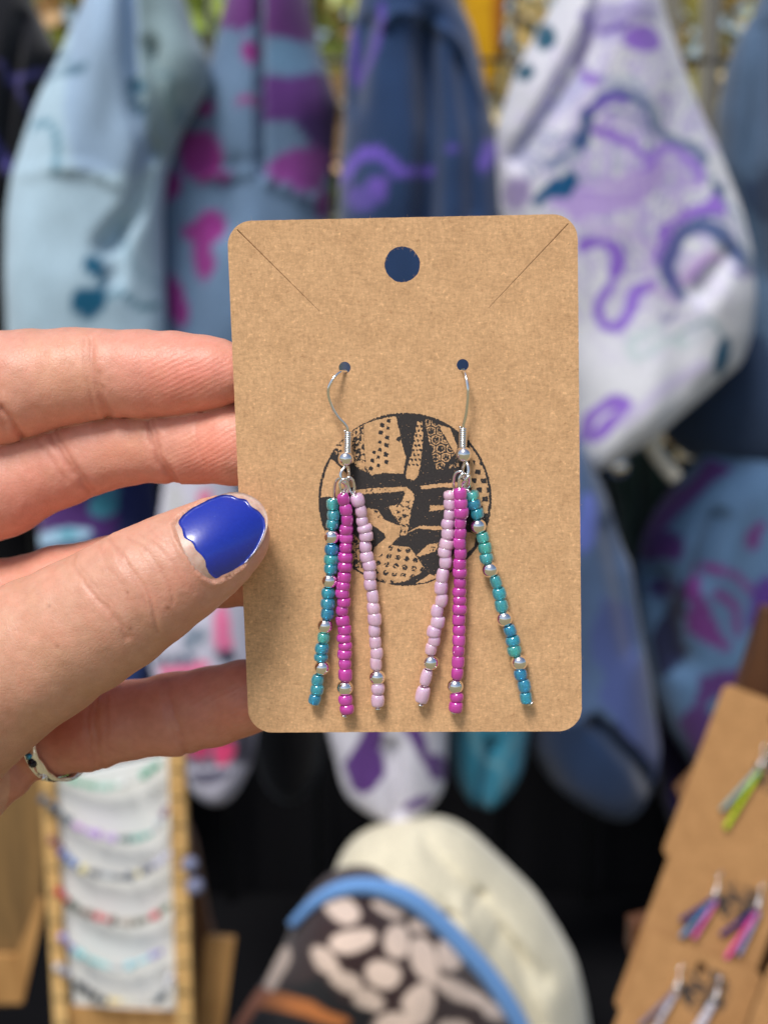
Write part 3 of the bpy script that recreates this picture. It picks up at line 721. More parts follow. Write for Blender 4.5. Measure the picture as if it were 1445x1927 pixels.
# ring on the little finger
ringc = C(112, 1384, -17.0); nrm = np.array([.90, .17, .40]); nrm /= np.linalg.norm(nrm)
RGM = K @ Matrix.Translation(Vector(ringc) / 1000)
fr_ = empty('finger_ring', RGM, 'silver ring with small blue and dark stones at the base of the little finger', 'ring')
u = np.cross(nrm, [0, 0, 1]); u /= np.linalg.norm(u); v = np.cross(nrm, u)
if v[2] < 0: v = -v
def rp(a, r, z=0): return (r * (math.cos(a) * u + math.sin(a) * v) + z * nrm) / 1000
band = MB(); NV = 96; prof = [(8.35, -1.65), (8.8, -1.5), (8.96, 0), (8.8, 1.5), (8.35, 1.65), (8.2, 0)]
V = []
for k in range(NV):
    for r, z in prof:
        a = 2 * math.pi * k / NV; V.append(rp(a, r + (.12 * math.sin(a * 14) if 8.3 < r else 0), z * (1 + .12 * math.sin(a * 7))))
band.add(V, [[k * 6 + j, k * 6 + (j + 1) % 6, ((k + 1) % NV) * 6 + (j + 1) % 6, ((k + 1) % NV) * 6 + j] for k in range(NV) for j in range(6)])
band.build('band', M['silver'], fr_)
for z in (-1.55, 1.55):
    e = MB(); e.tube([rp(2 * math.pi * k / 64, 8.85, z) for k in range(64)], .00016, 6, closed=True); e.build('band_rim', M['silver'], fr_)
def ring_at(px_, py_):
    best = min(range(360), key=lambda d: (lambda q: math.hypot(toPX(q)[0] - px_, toPX(q)[1] - py_))(ringc + 1000 * rp(rad(d), 9.2)) + (0 if math.sin(rad(d)) > -.2 else 500)); return rad(best)
g1 = ring_at(66, 1421); g2 = ring_at(62, 1437); g3 = ring_at(84, 1460)
bb = MB(); bb.ball(rp(g1, 9.15, -.2), .00062, 14); bb.build('blue_gem', mat('blue_gem', Base_Color=(*lin((70, 150, 190)), 1), Roughness=.05, Metallic=.5)[0], fr_)
bb = MB()
for k in range(6): bb.ball(rp(g2, 9.1, -.2) + .0006 * (math.cos(k * 1.047) * nrm + math.sin(k * 1.047) * np.cross(nrm, rp(g2, 1) * 1000)), .00042, 10)
bb.ball(rp(g2, 9.3, -.2), .0006, 12); bb.build('dark_flower_stone', mat('dark_stone', Base_Color=(.006, .006, .015, 1), Roughness=.25)[0], fr_)
bb = MB(); bb.ball(rp(g3, 9.25), .00062, 14)
for k in range(5): bb.ball(rp(g3, 9.0) + .0007 * (math.cos(k * 1.257) * nrm + math.sin(k * 1.257) * np.cross(nrm, rp(g3, 1) * 1000)), .0003, 8)
bb.build('silver_flower', M['silver'], fr_)
#BACKGROUND
# ------------------------------------------------------------------ background: cloth things on the grid wall
def interp(rows, y):
    r = np.array(sorted(rows)); 
    # smooth outline through the given rows
    yy = r[:, 0]; out = []
    for c in (1, 2):
        f = np.interp(y, yy, r[:, c]); k = 14.0
        f = (np.interp(y - k, yy, r[:, c]) + 2 * f + np.interp(y + k, yy, r[:, c])) / 4
        out.append(f)
    return out

def cloth(name, Y, rows, thick, colf, label, cat='garment', group=None, folds=(), wav=.010, nr=120, nv=120, m=None, seed=0, parent=None, capn=12):
    """a soft, filled-out hanging thing: rows = (photo y, left x, right x); closed all round"""
    ys = [r[0] for r in rows]; y0, y1 = min(ys), max(ys)
    yv = y0 + (y1 - y0) * (1 - np.cos(np.linspace(0, math.pi, nv))) / 2
    L, R = interp(rows, yv); th = np.linspace(0, 2 * math.pi, nr, endpoint=False)
    cap = np.clip(np.sqrt(np.clip(1 - (2 * (yv - y0) / (y1 - y0) - 1) ** capn, 0, 1)), .02, 1)
    s_ = np.cos(th); PXm = (L + R)[:, None] / 2 + ((R - L)[:, None] / 2) * s_[None] * np.sign(1)
    PY = np.repeat(yv[:, None], nr, 1)
    PY = PY + 10 * nz(PXm, PY, 90, seed + 1)
    P = Wp(PXm, PY, Y)
    dep = thick * np.sin(th)[None] * cap[:, None]
    fr1 = np.clip(np.sin(th), 0, 1)[None]
    fold = wav * (nz(PXm, PY * .35, 80, seed + 2) + .22 * nz(PXm, PY * .5, 42, seed + 3)) * fr1
    for (pts, wd, dp) in folds: fold = fold - dp * np.exp(-(segd(PXm, PY, pts) / wd) ** 2) * fr1
    off = dep + fold
    # move along the sight-free depth axis (towards the photographer)
    P = P - off[..., None] * np.array([0, 1, 0])
    _d = (P - [0, 0, CAM_H]) @ _mc3; PXr, PYr = CX + FPX * _d[..., 0] / -_d[..., 2], CY - FPX * _d[..., 1] / -_d[..., 2]
    c = colf(PXr, PYr, fr1 > 0) if callable(colf) else np.broadcast_to(lin(colf), PXm.shape + (3,))
    V = P.reshape(-1, 3); cc_ = np.asarray(c).reshape(-1, 3); Fs = []
    for i in range(nv - 1):
        a0 = i * nr
        Fs += [[a0 + k, a0 + nr + k, a0 + nr + (k + 1) % nr, a0 + (k + 1) % nr] for k in range(nr)]
    Fs += [list(range(nr)), [(nv - 1) * nr + k for k in range(nr)][::-1]]
    org = V.mean(0); org[2] = V[:, 2].min() if parent is None else org[2]
    me = mesh(name, V - org, Fs, m or M['cloth'], True, cc_)
    o = obj(name, me, parent); o.location = org if parent is None else org - np.array(parent.location)
    if label: meta(o, label, cat, group)
    return o

def paint(base, shapes, warp=0.0, mott=.05, seed=3):
    """print, and some painted shade, on the cloth: shapes = ('e', x, y, rx, ry, rot, colour) or ('l', pts, width, colour) or ('p', polygon, colour)"""
    def f(x, y, fr):
        xx = x + warp * nz(x, y, 45, seed); yy = y + warp * nz(x, y, 45, seed + 1)
        c = np.empty(x.shape + (3,)); c[:] = lin(base); c *= (1 + mott * nz(x, y, 40, seed + 2))[..., None]
        for sh in shapes:
            if sh[0] == 'e':
                _, ex, ey, rx, ry, ro, co = sh; dx, dy = xx - ex, yy - ey; ca, sa = math.cos(rad(ro)), math.sin(rad(ro))
                d = np.hypot((dx * ca + dy * sa) / rx, (-dx * sa + dy * ca) / ry); w_ = np.clip((1.06 - d) * 8, 0, 1)
            elif sh[0] == 'l':
                d = segd(xx, yy, [tuple(p) for p in catmull(np.array(sh[1], float), 4)]); w_ = np.clip((sh[2] - d) / 3 + .5, 0, 1); co = sh[3]
            else: w_ = inpoly(xx, yy, sh[1]).astype(float); co = sh[2]
            w_ = w_[..., None]; c = c * (1 - w_) + lin(co) * w_
        return np.clip(c, 0, 1)
    return f

TEAL = (18, 92, 126); MAG = (138, 50, 128); PUR = (92, 52, 122); LAV = (140, 112, 200)
cloth('hanging_hoodie', 1.34, [(-90, -160, 40), (0, -150, 62), (100, -140, 112), (200, -130, 84), (330, -130, 52), (450, -130, 30), (640, -130, 22), (760, -130, 20)], .045,
      paint((17, 18, 26), [('l', [(0, 118), (30, 160), (56, 205), (66, 240)], 5, (78, 72, 128)), ('l', [(20, 148), (60, 140), (100, 132)], 7, (86, 80, 140)), ('l', [(-20, 250), (0, 288), (30, 330)], 9, (92, 86, 160))]),
      'black fabric item with lavender lines, hanging highest at the end nearest the fingertips', folds=[([(60, 40), (20, 300)], 14, .02)], seed=10)
cloth('hanging_hoodie', 1.26, [(-90, 180, 300), (0, 160, 345), (60, 132, 366), (110, 110, 392), (160, 84, 396), (200, 68, 372), (260, 46, 340), (330, 24, 312), (400, 14, 306), (500, 12, 308), (640, 16, 312), (760, 30, 300), (880, 70, 260)], .055,
      paint((172, 198, 214), [('p', [(255, -60), (420, -60), (420, 190), (330, 310), (290, 300), (262, 200)], (142, 165, 172)), ('p', [(150, -80), (258, -80), (262, 180), (300, 300), (250, 330), (140, 315), (120, 200)], (158, 184, 212)),  # upper right panel painted greyer to stand in for its shade
            ('e', 176, 498, 20, 18, 0, TEAL), ('l', [(180, 505), (196, 530), (188, 550)], 8, TEAL), ('e', 166, 568, 34, 30, -10, TEAL), ('l', [(205, 560), (225, 548), (240, 560), (262, 575), (300, 580)], 5, (70, 120, 140)),
            ('e', 258, 160, 16, 12, 0, (30, 98, 128)), ('e', 268, 208, 10, 9, 0, (30, 90, 120)), ('l', [(248, 150), (246, 180), (262, 200)], 6, (60, 110, 135)),
            ('l', [(62, 240), (82, 228), (100, 242), (108, 272), (102, 328)], 6, (96, 142, 164)), ('l', [(100, 106), (160, 108)], 3, (88, 122, 146)), ('l', [(98, 124), (160, 122)], 3, (88, 122, 146)), ('l', [(92, 150), (105, 136), (155, 134)], 3, (88, 122, 146)),
            ('l', [(300, 135), (322, 140), (318, 185), (335, 215), (330, 232)], 5, (110, 140, 154)), ('l', [(340, 200), (348, 222), (335, 236)], 4, (100, 132, 150)), ('l', [(232, 440), (250, 500), (290, 530), (330, 540)], 4, (140, 172, 190))], mott=.04),
      'pale blue hanging hooded top with dark teal blobs', folds=[([(258, -60), (262, 120), (272, 210), (296, 290)], 10, .024), ([(296, 290), (270, 390), (215, 460)], 16, .022), ([(30, 330), (130, 318), (200, 325), (238, 350)], 6, -.006), ([(240, 430), (232, 520)], 18, .012), ([(300, 100), (330, 300)], 16, .015)], seed=20)
cloth('hanging_hoodie', 1.31, [(-90, 450, 560), (0, 428, 582), (80, 406, 600), (130, 390, 618), (200, 350, 638), (260, 322, 632), (320, 298, 626), (400, 288, 624), (500, 290, 622), (640, 300, 615), (760, 330, 600), (860, 370, 560)], .05,
      paint((102, 128, 158), [('p', [(540, 210), (660, 200), (660, 300), (600, 300)], (72, 46, 108)), ('e', 335, 250, 16, 14, 0, MAG), ('e', 425, 330, 14, 10, 0, MAG), ('p', [(495, -80), (600, -80), (612, 70), (560, 80), (498, 70)], (98, 54, 116)), ('p', [(430, -80), (490, -80), (488, 40), (460, 60), (415, 55)], (104, 54, 120)), ('p', [(497, 140), (640, 138), (640, 210), (560, 222), (497, 230)], PUR), ('p', [(600, 140), (660, 140), (660, 420), (622, 380), (608, 250)], (64, 36, 98)),
            ('e', 545, 108, 44, 34, 15, (100, 136, 168)), ('e', 378, 292, 40, 48, -20, MAG), ('e', 318, 348, 26, 30, 40, MAG), ('e', 384, 205, 20, 15, 0, MAG), ('e', 470, 96, 17, 20, 0, MAG), ('l', [(445, 188), (470, 184), (488, 196)], 6, (150, 56, 130)),
            ('e', 395, 428, 30, 32, 40, MAG), ('e', 364, 440, 20, 14, 20, MAG), ('e', 384, 485, 20, 42, 0, MAG), ('e', 330, 566, 20, 52, -15, MAG), ('e', 565, 312, 62, 34, -12, (128, 60, 136)), ('e', 575, 345, 30, 18, 0, (120, 54, 130)), ('e', 606, 385, 14, 26, 0, (120, 50, 126))], warp=5, mott=.05),
      'grey-blue hanging hooded top with magenta patches and a purple striped side', folds=[([(494, -60), (498, 120), (500, 330)], 7, .02), ([(300, 350), (400, 330), (500, 330), (600, 380)], 6, -.008), ([(450, 330), (440, 420)], 30, .012)], seed=30)
cloth('hanging_hoodie', 1.24, [(-90, 690, 830), (0, 672, 860), (60, 658, 890), (120, 648, 904), (200, 648, 920), (300, 640, 945), (400, 636, 952), (600, 634, 955), (800, 640, 940), (950, 680, 900)], .06,
      paint((36, 60, 98), [('l', [(716, 10), (712, 60), (690, 120), (676, 148)], 8, (84, 66, 152)), ('l', [(668, 60), (664, 120), (680, 150)], 8, (80, 62, 148)), ('l', [(650, 330), (668, 300), (700, 284), (726, 296), (745, 318), (790, 326), (808, 318)], 10, (110, 84, 190)),
            ('e', 690, 372, 44, 22, -10, (92, 78, 160)), ('e', 712, 350, 22, 14, 0, (104, 80, 172)), ('e', 918, 292, 16, 34, 20, (104, 84, 180)), ('l', [(836, 272), (858, 284), (884, 286)], 5, (84, 70, 156)), ('l', [(640, 345), (650, 352), (668, 362)], 6, (90, 70, 160))], warp=5, mott=.10),
      'navy hanging hooded top with small violet swirls, seen above the middle of the card', folds=[([(720, 60), (745, 40), (800, 45), (860, 90), (905, 190)], 8, -.010), ([(800, 60), (806, 250), (800, 420)], 24, .028), ([(690, 60), (668, 200)], 18, .02), ([(860, 120), (880, 260), (884, 400)], 14, .010)], seed=40)

def marble(x, y, fr):
    X = (x - 920) * 2.752; Y = y * 2.752; X = X + 16 * nz(x, y, 26, 107) + 10 * nz(x, y, 60, 109); Y = Y + 16 * nz(x, y, 26, 108) + 10 * nz(x, y, 60, 110)
    c = np.empty(x.shape + (3,)); c[:] = lin((216, 217, 224))
    def lay(wgt, co):
        nonlocal c
        wgt = np.clip(wgt, 0, 1)[..., None]; c = c * (1 - wgt) + lin(co) * wgt
    def L_(pts, wd, co, a_=1.0, s_=14):
        lay(np.clip((wd - segd(X, Y, [tuple(p) for p in catmull(np.array(pts, float), 5)])) / s_ + .5, 0, 1) * a_, co)
    def B_(ex, ey, rx, ry, co, ro=0, a_=1.0):
        dx, dy = X - ex, Y - ey; ca, sa = math.cos(rad(ro)), math.sin(rad(ro)); d = np.hypot((dx * ca + dy * sa) / rx, (-dx * sa + dy * ca) / ry); lay((1.1 - d) * 6 * a_, co) if a_ == 1 else lay(np.clip((1.1 - d) * 4, 0, 1) * a_, co)
    P_ = lambda pts, co, a_=1.0: lay(inpoly(X, Y, pts) * a_, co)
    f = nz(X, Y, 260, 121) + .55 * nz(X, Y, 120, 122) + .15 * nz(X, Y, 60, 123); reg = np.clip(1.5 - np.hypot((X - 760) / 520, (Y - 900) / 720), 0, 1)
    lay(np.clip(np.sin(f * 9) * 1.6 + .1, 0, 1) * reg * .55, (178, 160, 216)); lay(np.clip(np.sin(f * 22 + 1) * 2 - 1, 0, 1) * reg * .6, (146, 118, 204)); lay(np.clip(np.sin(f * 30 + 2.4) * 2.4 - 1.5, 0, 1) * reg * .55, (88, 108, 156))
    B_(700, 90, 190, 110, (158, 148, 200), -20, .75); B_(640, 140, 90, 18, (110, 84, 170), -14); B_(800, 195, 95, 70, (148, 112, 210)); L_([(640, 60), (720, 50), (860, 90)], 10, (120, 104, 170), .8); L_([(780, 110), (840, 120), (870, 140)], 10, (222, 220, 232))
    L_([(500, 60), (520, 160), (490, 300), (520, 420)], 26, (132, 122, 176), .8); B_(530, 420, 70, 34, (136, 104, 190), 0, .9)
    for k in range(9):
        L_([(140 + k * 6, 720 + k * 26), (280, 690 + k * 24), (400, 720 + k * 17), (500, 640 + k * 18)], 4.5, [(96, 112, 156), (120, 130, 180), (84, 112, 150)][k % 3], .85, 8)
    L_([(140, 800), (240, 640), (380, 520), (470, 440)], 34, (160, 164, 206), .6, 30)
    L_([(470, 740), (500, 660), (500, 590), (560, 520), (640, 480), (720, 475), (800, 540), (860, 640), (940, 730), (1070, 760), (1110, 830)], 27, (84, 106, 148), .9); L_([(520, 560), (600, 515), (690, 510)], 34, (98, 76, 172), .9)
    for k in range(5): L_([(560 - k * 6, 470 - k * 14), (660, 430 - k * 10), (750, 440 - k * 8), (830, 520 - k * 8), (900, 640 - k * 10)], 3.2, (130, 150, 176), .7, 6)
    L_([(460, 760), (480, 700), (520, 640), (520, 580)], 26, (48, 78, 128), .9); L_([(620, 580), (740, 590), (815, 660), (830, 740), (810, 800)], 9, (84, 100, 150), .9)
    L_([(550, 680), (640, 690), (720, 730), (780, 785), (840, 820)], 22, (140, 104, 200)); L_([(555, 640), (600, 610), (640, 605)], 14, (160, 128, 212), .9)
    P_([(290, 1050), (330, 1000), (460, 950), (700, 900), (910, 830), (890, 950), (770, 1060), (600, 1120), (420, 1135)], (176, 154, 212)); 
    for k in range(5): L_([(470, 880 + k * 28), (650, 885 + k * 30), (760, 870 + k * 30), (880, 810 + k * 34)], 5, (212, 204, 230) if k % 2 else (150, 118, 206), .8, 8)
    L_([(480, 1150), (600, 1190), (720, 1210), (830, 1290), (830, 1400)], 22, (186, 168, 216), .8, 24); L_([(700, 1250), (770, 1320), (780, 1420)], 7, (160, 140, 206), .8)
    L_([(820, 860), (900, 780), (1000, 800), (1070, 860), (1090, 930)], 27, (154, 122, 212)); L_([(900, 960), (960, 1010), (940, 1080), (880, 1130), (700, 1140)], 8, (178, 156, 214)); L_([(930, 870), (990, 940), (1060, 960), (1120, 910)], 9, (176, 152, 214)); L_([(980, 980), (1000, 1050), (960, 1120)], 9, (178, 156, 214))
    P_([(1010, 1075), (1120, 1045), (1180, 985), (1235, 1060), (1215, 1115), (1080, 1130), (980, 1180), (910, 1260), (880, 1400), (850, 1330), (865, 1180), (960, 1130)], (146, 108, 206))
    L_([(980, 1520), (940, 1430), (935, 1340), (970, 1260), (1050, 1195), (1150, 1185), (1230, 1240), (1300, 1330), (1375, 1400)], 40, (66, 88, 138), .95); L_([(960, 1480), (925, 1390), (930, 1300), (1000, 1210)], 14, (84, 70, 156), .9); L_([(1060, 1150), (1160, 1120), (1240, 1140)], 8, (60, 88, 130))
    L_([(1010, 1440), (1060, 1380), (1120, 1330), (1190, 1340)], 34, (196, 170, 216), .9, 24); L_([(1040, 1430), (1090, 1380), (1150, 1355)], 12, (150, 112, 200)); B_(1310, 1420, 60, 22, (110, 100, 170), 10, .7); L_([(1130, 900), (1200, 1000), (1270, 1100), (1320, 1260), (1345, 1380)], 12, (120, 146, 164), .8); B_(1190, 985, 40, 26, (22, 76, 118), 40, .9)
    L_([(475, 1275), (540, 1245), (610, 1250), (660, 1290), (672, 1350), (640, 1450), (590, 1540), (575, 1620), (610, 1690), (670, 1690), (720, 1640), (735, 1560), (770, 1505), (850, 1470)], 29, (140, 104, 204)); L_([(650, 1280), (675, 1340), (655, 1410)], 42, (140, 104, 204)); L_([(820, 1480), (900, 1520), (960, 1560)], 22, (170, 146, 200), .7)
    L_([(880, 1640), (930, 1650), (960, 1600)], 16, (120, 116, 168), .7); L_([(960, 1740), (1020, 1700), (1100, 1650), (1160, 1670), (1200, 1730)], 12, (124, 156, 166), .9)
    L_([(1010, 1790), (930, 1760), (860, 1800), (790, 1850), (735, 1830), (740, 1770), (800, 1720), (860, 1700)], 26, (190, 204, 208), .9); L_([(1040, 1780), (1090, 1720), (1140, 1700)], 14, (196, 208, 214), .8)
    B_(1205, 1840, 44, 110, (14, 84, 116), 12); B_(295, 190, 50, 66, (14, 80, 106), 25); B_(185, 365, 40, 46, (14, 80, 106), 10)
    P_([(285, 960), (330, 920), (450, 880), (468, 940), (410, 1015), (300, 1020), (250, 1080), (220, 1050)], (16, 80, 126)); B_(150, 1000, 80, 90, (116, 84, 160), 0, .7)
    L_([(500, 2260), (540, 2150), (620, 2080), (700, 2090), (660, 2170), (560, 2260)], 36, (146, 108, 206)); L_([(700, 2200), (860, 2040), (1100, 1900)], 36, (200, 190, 226), .7, 30)
    return np.clip(c, 0, 1)
cloth('hanging_hoodie', 1.22, [(-90, 1076, 1224), (0, 1044, 1238), (60, 1012, 1254), (120, 976, 1278), (170, 954, 1300), (240, 934, 1332), (320, 936, 1366), (400, 940, 1392), (480, 960, 1412), (560, 990, 1418), (620, 1010, 1410), (680, 1030, 1388), (740, 1050, 1330), (800, 1066, 1236), (850, 1080, 1160), (880, 1096, 1124)], .075,
      marble, 'white hanging hooded top with marbled violet and teal swirls', folds=[([(1130, -60), (1100, 70), (1060, 150), (1010, 230), (965, 300)], 20, .028), ([(1340, 480), (1290, 540)], 20, .012)], seed=50, nr=260, nv=240)
cloth('hanging_hoodie', 1.30, [(-90, 1450, 1640), (0, 1428, 1640), (60, 1392, 1640), (130, 1366, 1640), (220, 1350, 1640), (320, 1352, 1640), (420, 1380, 1640), (520, 1396, 1640), (620, 1372, 1640), (700, 1290, 1640), (760, 1244, 1640), (820, 1250, 1640), (862, 1300, 1640), (880, 1400, 1620)], .06,
      paint((76, 98, 124), [('p', [(1200, 700), (1470, 640), (1470, 900), (1200, 900)], (42, 58, 84)), ('p', [(1400, 330), (1500, 300), (1500, 420), (1420, 420)], (50, 68, 96))], warp=20, mott=.12),
      'plain slate blue hanging top at the edge opposite the hand', folds=[([(1420, 60), (1400, 300), (1425, 520)], 20, .02), ([(1390, 560), (1300, 720)], 20, .02)], seed=60)

# lower row: base colours darkened to stand in for the shade low down
cloth('hanging_shirt', 1.20, [(820, 1050, 1096), (900, 1020, 1128), (980, 1000, 1156), (1060, 985, 1186), (1150, 975, 1200), (1250, 968, 1218), (1330, 972, 1232), (1400, 990, 1242), (1460, 1030, 1236), (1500, 1080, 1214), (1532, 1140, 1180)], .05,
      paint((70, 92, 126), [('e', 1100, 980, 20, 60, 0, (92, 108, 182)), ('p', [(1120, 1130), (1190, 1150), (1240, 1400), (1230, 1500), (1190, 1420), (1130, 1300)], (66, 80, 130)), ('p', [(950, 1370), (1120, 1345), (1170, 1380), (1225, 1450), (1215, 1560), (950, 1560)], (24, 44, 74))], warp=14, mott=.10),
      'blue denim-coloured hanging top low beside the corner of the card', folds=[([(1110, 1330), (1180, 1400), (1222, 1470)], 14, .02), ([(1140, 980), (1180, 1200)], 22, .018)], seed=70)
cloth('hanging_shirt', 1.27, [(860, 1330, 1500), (910, 1280, 1540), (960, 1232, 1580), (1010, 1206, 1600), (1100, 1192, 1600), (1200, 1204, 1600), (1300, 1226, 1600), (1380, 1262, 1600), (1450, 1310, 1580), (1520, 1380, 1560)], .05,
      paint((78, 108, 142), [('p', [(1200, 985), (1260, 930), (1340, 870), (1380, 880), (1300, 950), (1220, 1010)], (84, 48, 112)), ('e', 1240, 1030, 46, 30, 10, (70, 40, 100)), ('p', [(1310, 1060), (1290, 1120), (1300, 1180), (1330, 1220), (1365, 1238), (1375, 1220), (1340, 1150), (1325, 1120)], (98, 46, 112)), ('l', [(1330, 1070), (1380, 1090), (1420, 1120), (1450, 1110)], 8, (104, 46, 116)), ('l', [(1350, 1120), (1380, 1150), (1395, 1185)], 8, (104, 46, 116)),
            ('e', 1425, 1010, 14, 26, 20, (96, 46, 112)), ('p', [(1230, 1200), (1290, 1080), (1290, 1250), (1240, 1270)], (30, 36, 66)), ('p', [(1320, 1270), (1460, 1240), (1460, 1500), (1330, 1500), (1280, 1360), (1310, 1330)], (76, 44, 102)), ('e', 1380, 1330, 50, 22, 10, (72, 102, 132)), ('e', 1440, 1140, 30, 60, 0, (72, 44, 118)), ('e', 1250, 1110, 26, 18, 0, (52, 46, 96))], warp=9, mott=.10),
      'dull blue hanging top with dark purple leaf shapes above the earring display', folds=[([(1230, 1080), (1262, 1220)], 26, .03), ([(1330, 960), (1300, 1060)], 20, .015)], seed=80)
cloth('hanging_shirt', 1.33, [(845, 1140, 1270), (900, 1146, 1270), (960, 1160, 1240), (1020, 1168, 1206), (1060, 1176, 1192)], .03, paint((50, 68, 60), [], mott=.2), 'dark green cloth in the gap under the marbled top', folds=[([(1205, 860), (1195, 1000)], 10, .015)], seed=90)
cloth('hanging_shirt', 1.14, [(820, 290, 420), (900, 310, 440), (1000, 296, 470), (1100, 276, 488), (1200, 268, 490), (1300, 300, 488), (1380, 338, 484), (1440, 344, 474), (1490, 362, 448), (1508, 390, 420)], .04,
      paint((206, 204, 220), [('p', [(262, 1000), (300, 1000), (300, 1290), (262, 1290)], (200, 200, 224)), ('e', 384, 936, 15, 14, 0, (244, 130, 170)), ('e', 325, 950, 20, 40, 0, (200, 200, 204)), ('e', 420, 1180, 20, 50, 0, (250, 130, 175)), ('e', 350, 1262, 48, 12, -12, (246, 112, 160)), ('e', 365, 1200, 24, 20, 0, (128, 140, 156)), ('e', 350, 1236, 26, 10, 0, (96, 110, 130)),
            ('e', 424, 1232, 16, 14, 0, (60, 70, 90)), ('e', 310, 1250, 20, 10, 0, (90, 100, 120)), ('p', [(340, 1350), (480, 1330), (480, 1440), (340, 1440)], (110, 104, 122)), ('e', 372, 1405, 26, 22, 0, (200, 60, 110)), ('e', 420, 1412, 18, 32, 0, (224, 70, 120)), ('e', 400, 1380, 30, 14, 0, (60, 60, 74)), ('e', 452, 1400, 14, 30, 0, (66, 66, 82)), ('e', 390, 1460, 50, 12, 0, (100, 98, 120))], warp=8, mott=.08),
      'white hanging top splashed with pink and grey, seen between thumb and little finger', seed=100)
cloth('hanging_shirt', 1.30, [(830, 60, 280), (900, 70, 292), (1000, 74, 300), (1100, 80, 306), (1200, 90, 300), (1290, 120, 290), (1330, 160, 250)], .04,
      paint((36, 44, 96), [('p', [(60, 900), (190, 900), (225, 980), (210, 1010), (120, 1020), (60, 1010)], (78, 42, 110)), ('e', 196, 950, 26, 26, 20, (68, 140, 160)), ('e', 214, 925, 14, 18, 0, (76, 130, 156)), ('e', 120, 1010, 52, 14, -6, (168, 206, 232)), ('e', 130, 1008, 18, 7, 0, (70, 170, 190)), ('e', 250, 1255, 40, 40, 0, (44, 70, 130))], warp=5, mott=.1),
      'dark blue and purple hanging top with a turquoise patch behind the gap over the thumb', seed=110)
cloth('hanging_shirt', 1.10, [(1180, 610, 846), (1300, 610, 844), (1380, 616, 842), (1430, 632, 840), (1470, 642, 838), (1500, 654, 826), (1525, 684, 800), (1546, 722, 764)], .035,
      paint((206, 204, 214), [('p', [(690, 1340), (722, 1350), (722, 1450), (706, 1486), (688, 1496), (664, 1482), (648, 1440), (668, 1420)], (90, 52, 124)), ('p', [(745, 1350), (790, 1350), (800, 1400), (838, 1440), (836, 1470), (806, 1466), (784, 1420)], (88, 50, 122)), ('e', 790, 1510, 30, 10, -20, (100, 70, 136)), ('e', 660, 1380, 20, 40, 0, (216, 214, 224)), ('e', 814, 1400, 16, 22, 0, (208, 206, 216)), ('e', 820, 1350, 30, 16, 0, (86, 44, 100))], warp=7, mott=.06),
      'white hanging cloth with big purple drops under the lower edge of the card', folds=[([(735, 1380), (750, 1500)], 16, .012)], seed=120, nr=160, nv=140)
cloth('hanging_shirt', 1.16, [(1200, 838, 1010), (1300, 840, 1004), (1380, 846, 994), (1440, 852, 984), (1480, 862, 960), (1512, 888, 920)], .03,
      paint((40, 116, 140), [('l', [(880, 1380), (900, 1430), (940, 1450), (950, 1490)], 8, (84, 136, 152)), ('l', [(960, 1390), (930, 1440)], 6, (86, 130, 144))], warp=14, mott=.2), 'teal blue cloth beside the white and purple one under the card', folds=[([(920, 1380), (900, 1500)], 12, .012)], seed=130)
cloth('hanging_shirt', 1.25, [(1200, 470, 620), (1380, 474, 612), (1440, 484, 606), (1480, 500, 590), (1500, 530, 560)], .03, paint((22, 21, 23), [], mott=.2), 'near-black hanging cloth below the card beside the little fingertip', seed=140)
cloth('hanging_shirt', 1.34, [(1340, 1230, 1330), (1420, 1232, 1320), (1500, 1244, 1300), (1560, 1262, 1286)], .02, paint((30, 22, 52), [('e', 1275, 1500, 20, 34, 0, (44, 28, 76))], mott=.2), 'very dark violet cloth lowest behind the earring display', seed=150)
cloth('yellow_cloth', 1.5, [(-90, 860, 950), (0, 868, 952), (80, 884, 946), (150, 906, 934), (180, 914, 926)], .012, paint((226, 168, 18), [('e', 938, 30, 12, 80, 0, (196, 116, 20))], mott=.12), 'bright yellow cloth hung behind the wire grid', 'cloth', seed=160)
sr = MB(); sr.tube(Wp(np.array([1206, 1224, 1246, 1272]), np.array([800, 836, 868, 900]), 1.19), .0065, 10, lin((196, 190, 176)), smooth=6)
o = sr.build('cream_rope', M['cloth']); meta(o, 'twisted cream rope below the marbled hooded top', 'rope')
gp = MB(); gp.ball(Wp(1160, 876, 1.20), .011, 18, lin((90, 92, 90))); o = gp.build('snap_button', M['silver']); meta(o, 'small shiny metal snap hanging under the marbled top', 'snap button')

# wire grid panel
YG = 1.38
g0 = Wp(-200, 2100, YG); g1_ = Wp(1650, -200, YG)
grid = empty('grid_wall', Matrix.Translation((0, YG, .74)), 'black wire grid panel that the tops hang on, in front of greenery', 'grid panel')
def wire(px_=None, py_=None):
    mb_ = MB()
    if px_ is not None: x = Wp(px_, 112, YG)[0]; mb_.tube([(x, 0, 0), (x, 0, 1.05)], .0026, 8)
    else: z = Wp(965, py_, YG)[2] - .74; mb_.tube([(-.62, .0052, z), (.62, .0052, z)], .0026, 8)
    return mb_.build('wire', M['grid'], grid)
for i in range(-1, 10): wire(px_=15 + 190 * i - 0)
for i in range(-2, 5): wire(py_=112 + 190 * i)

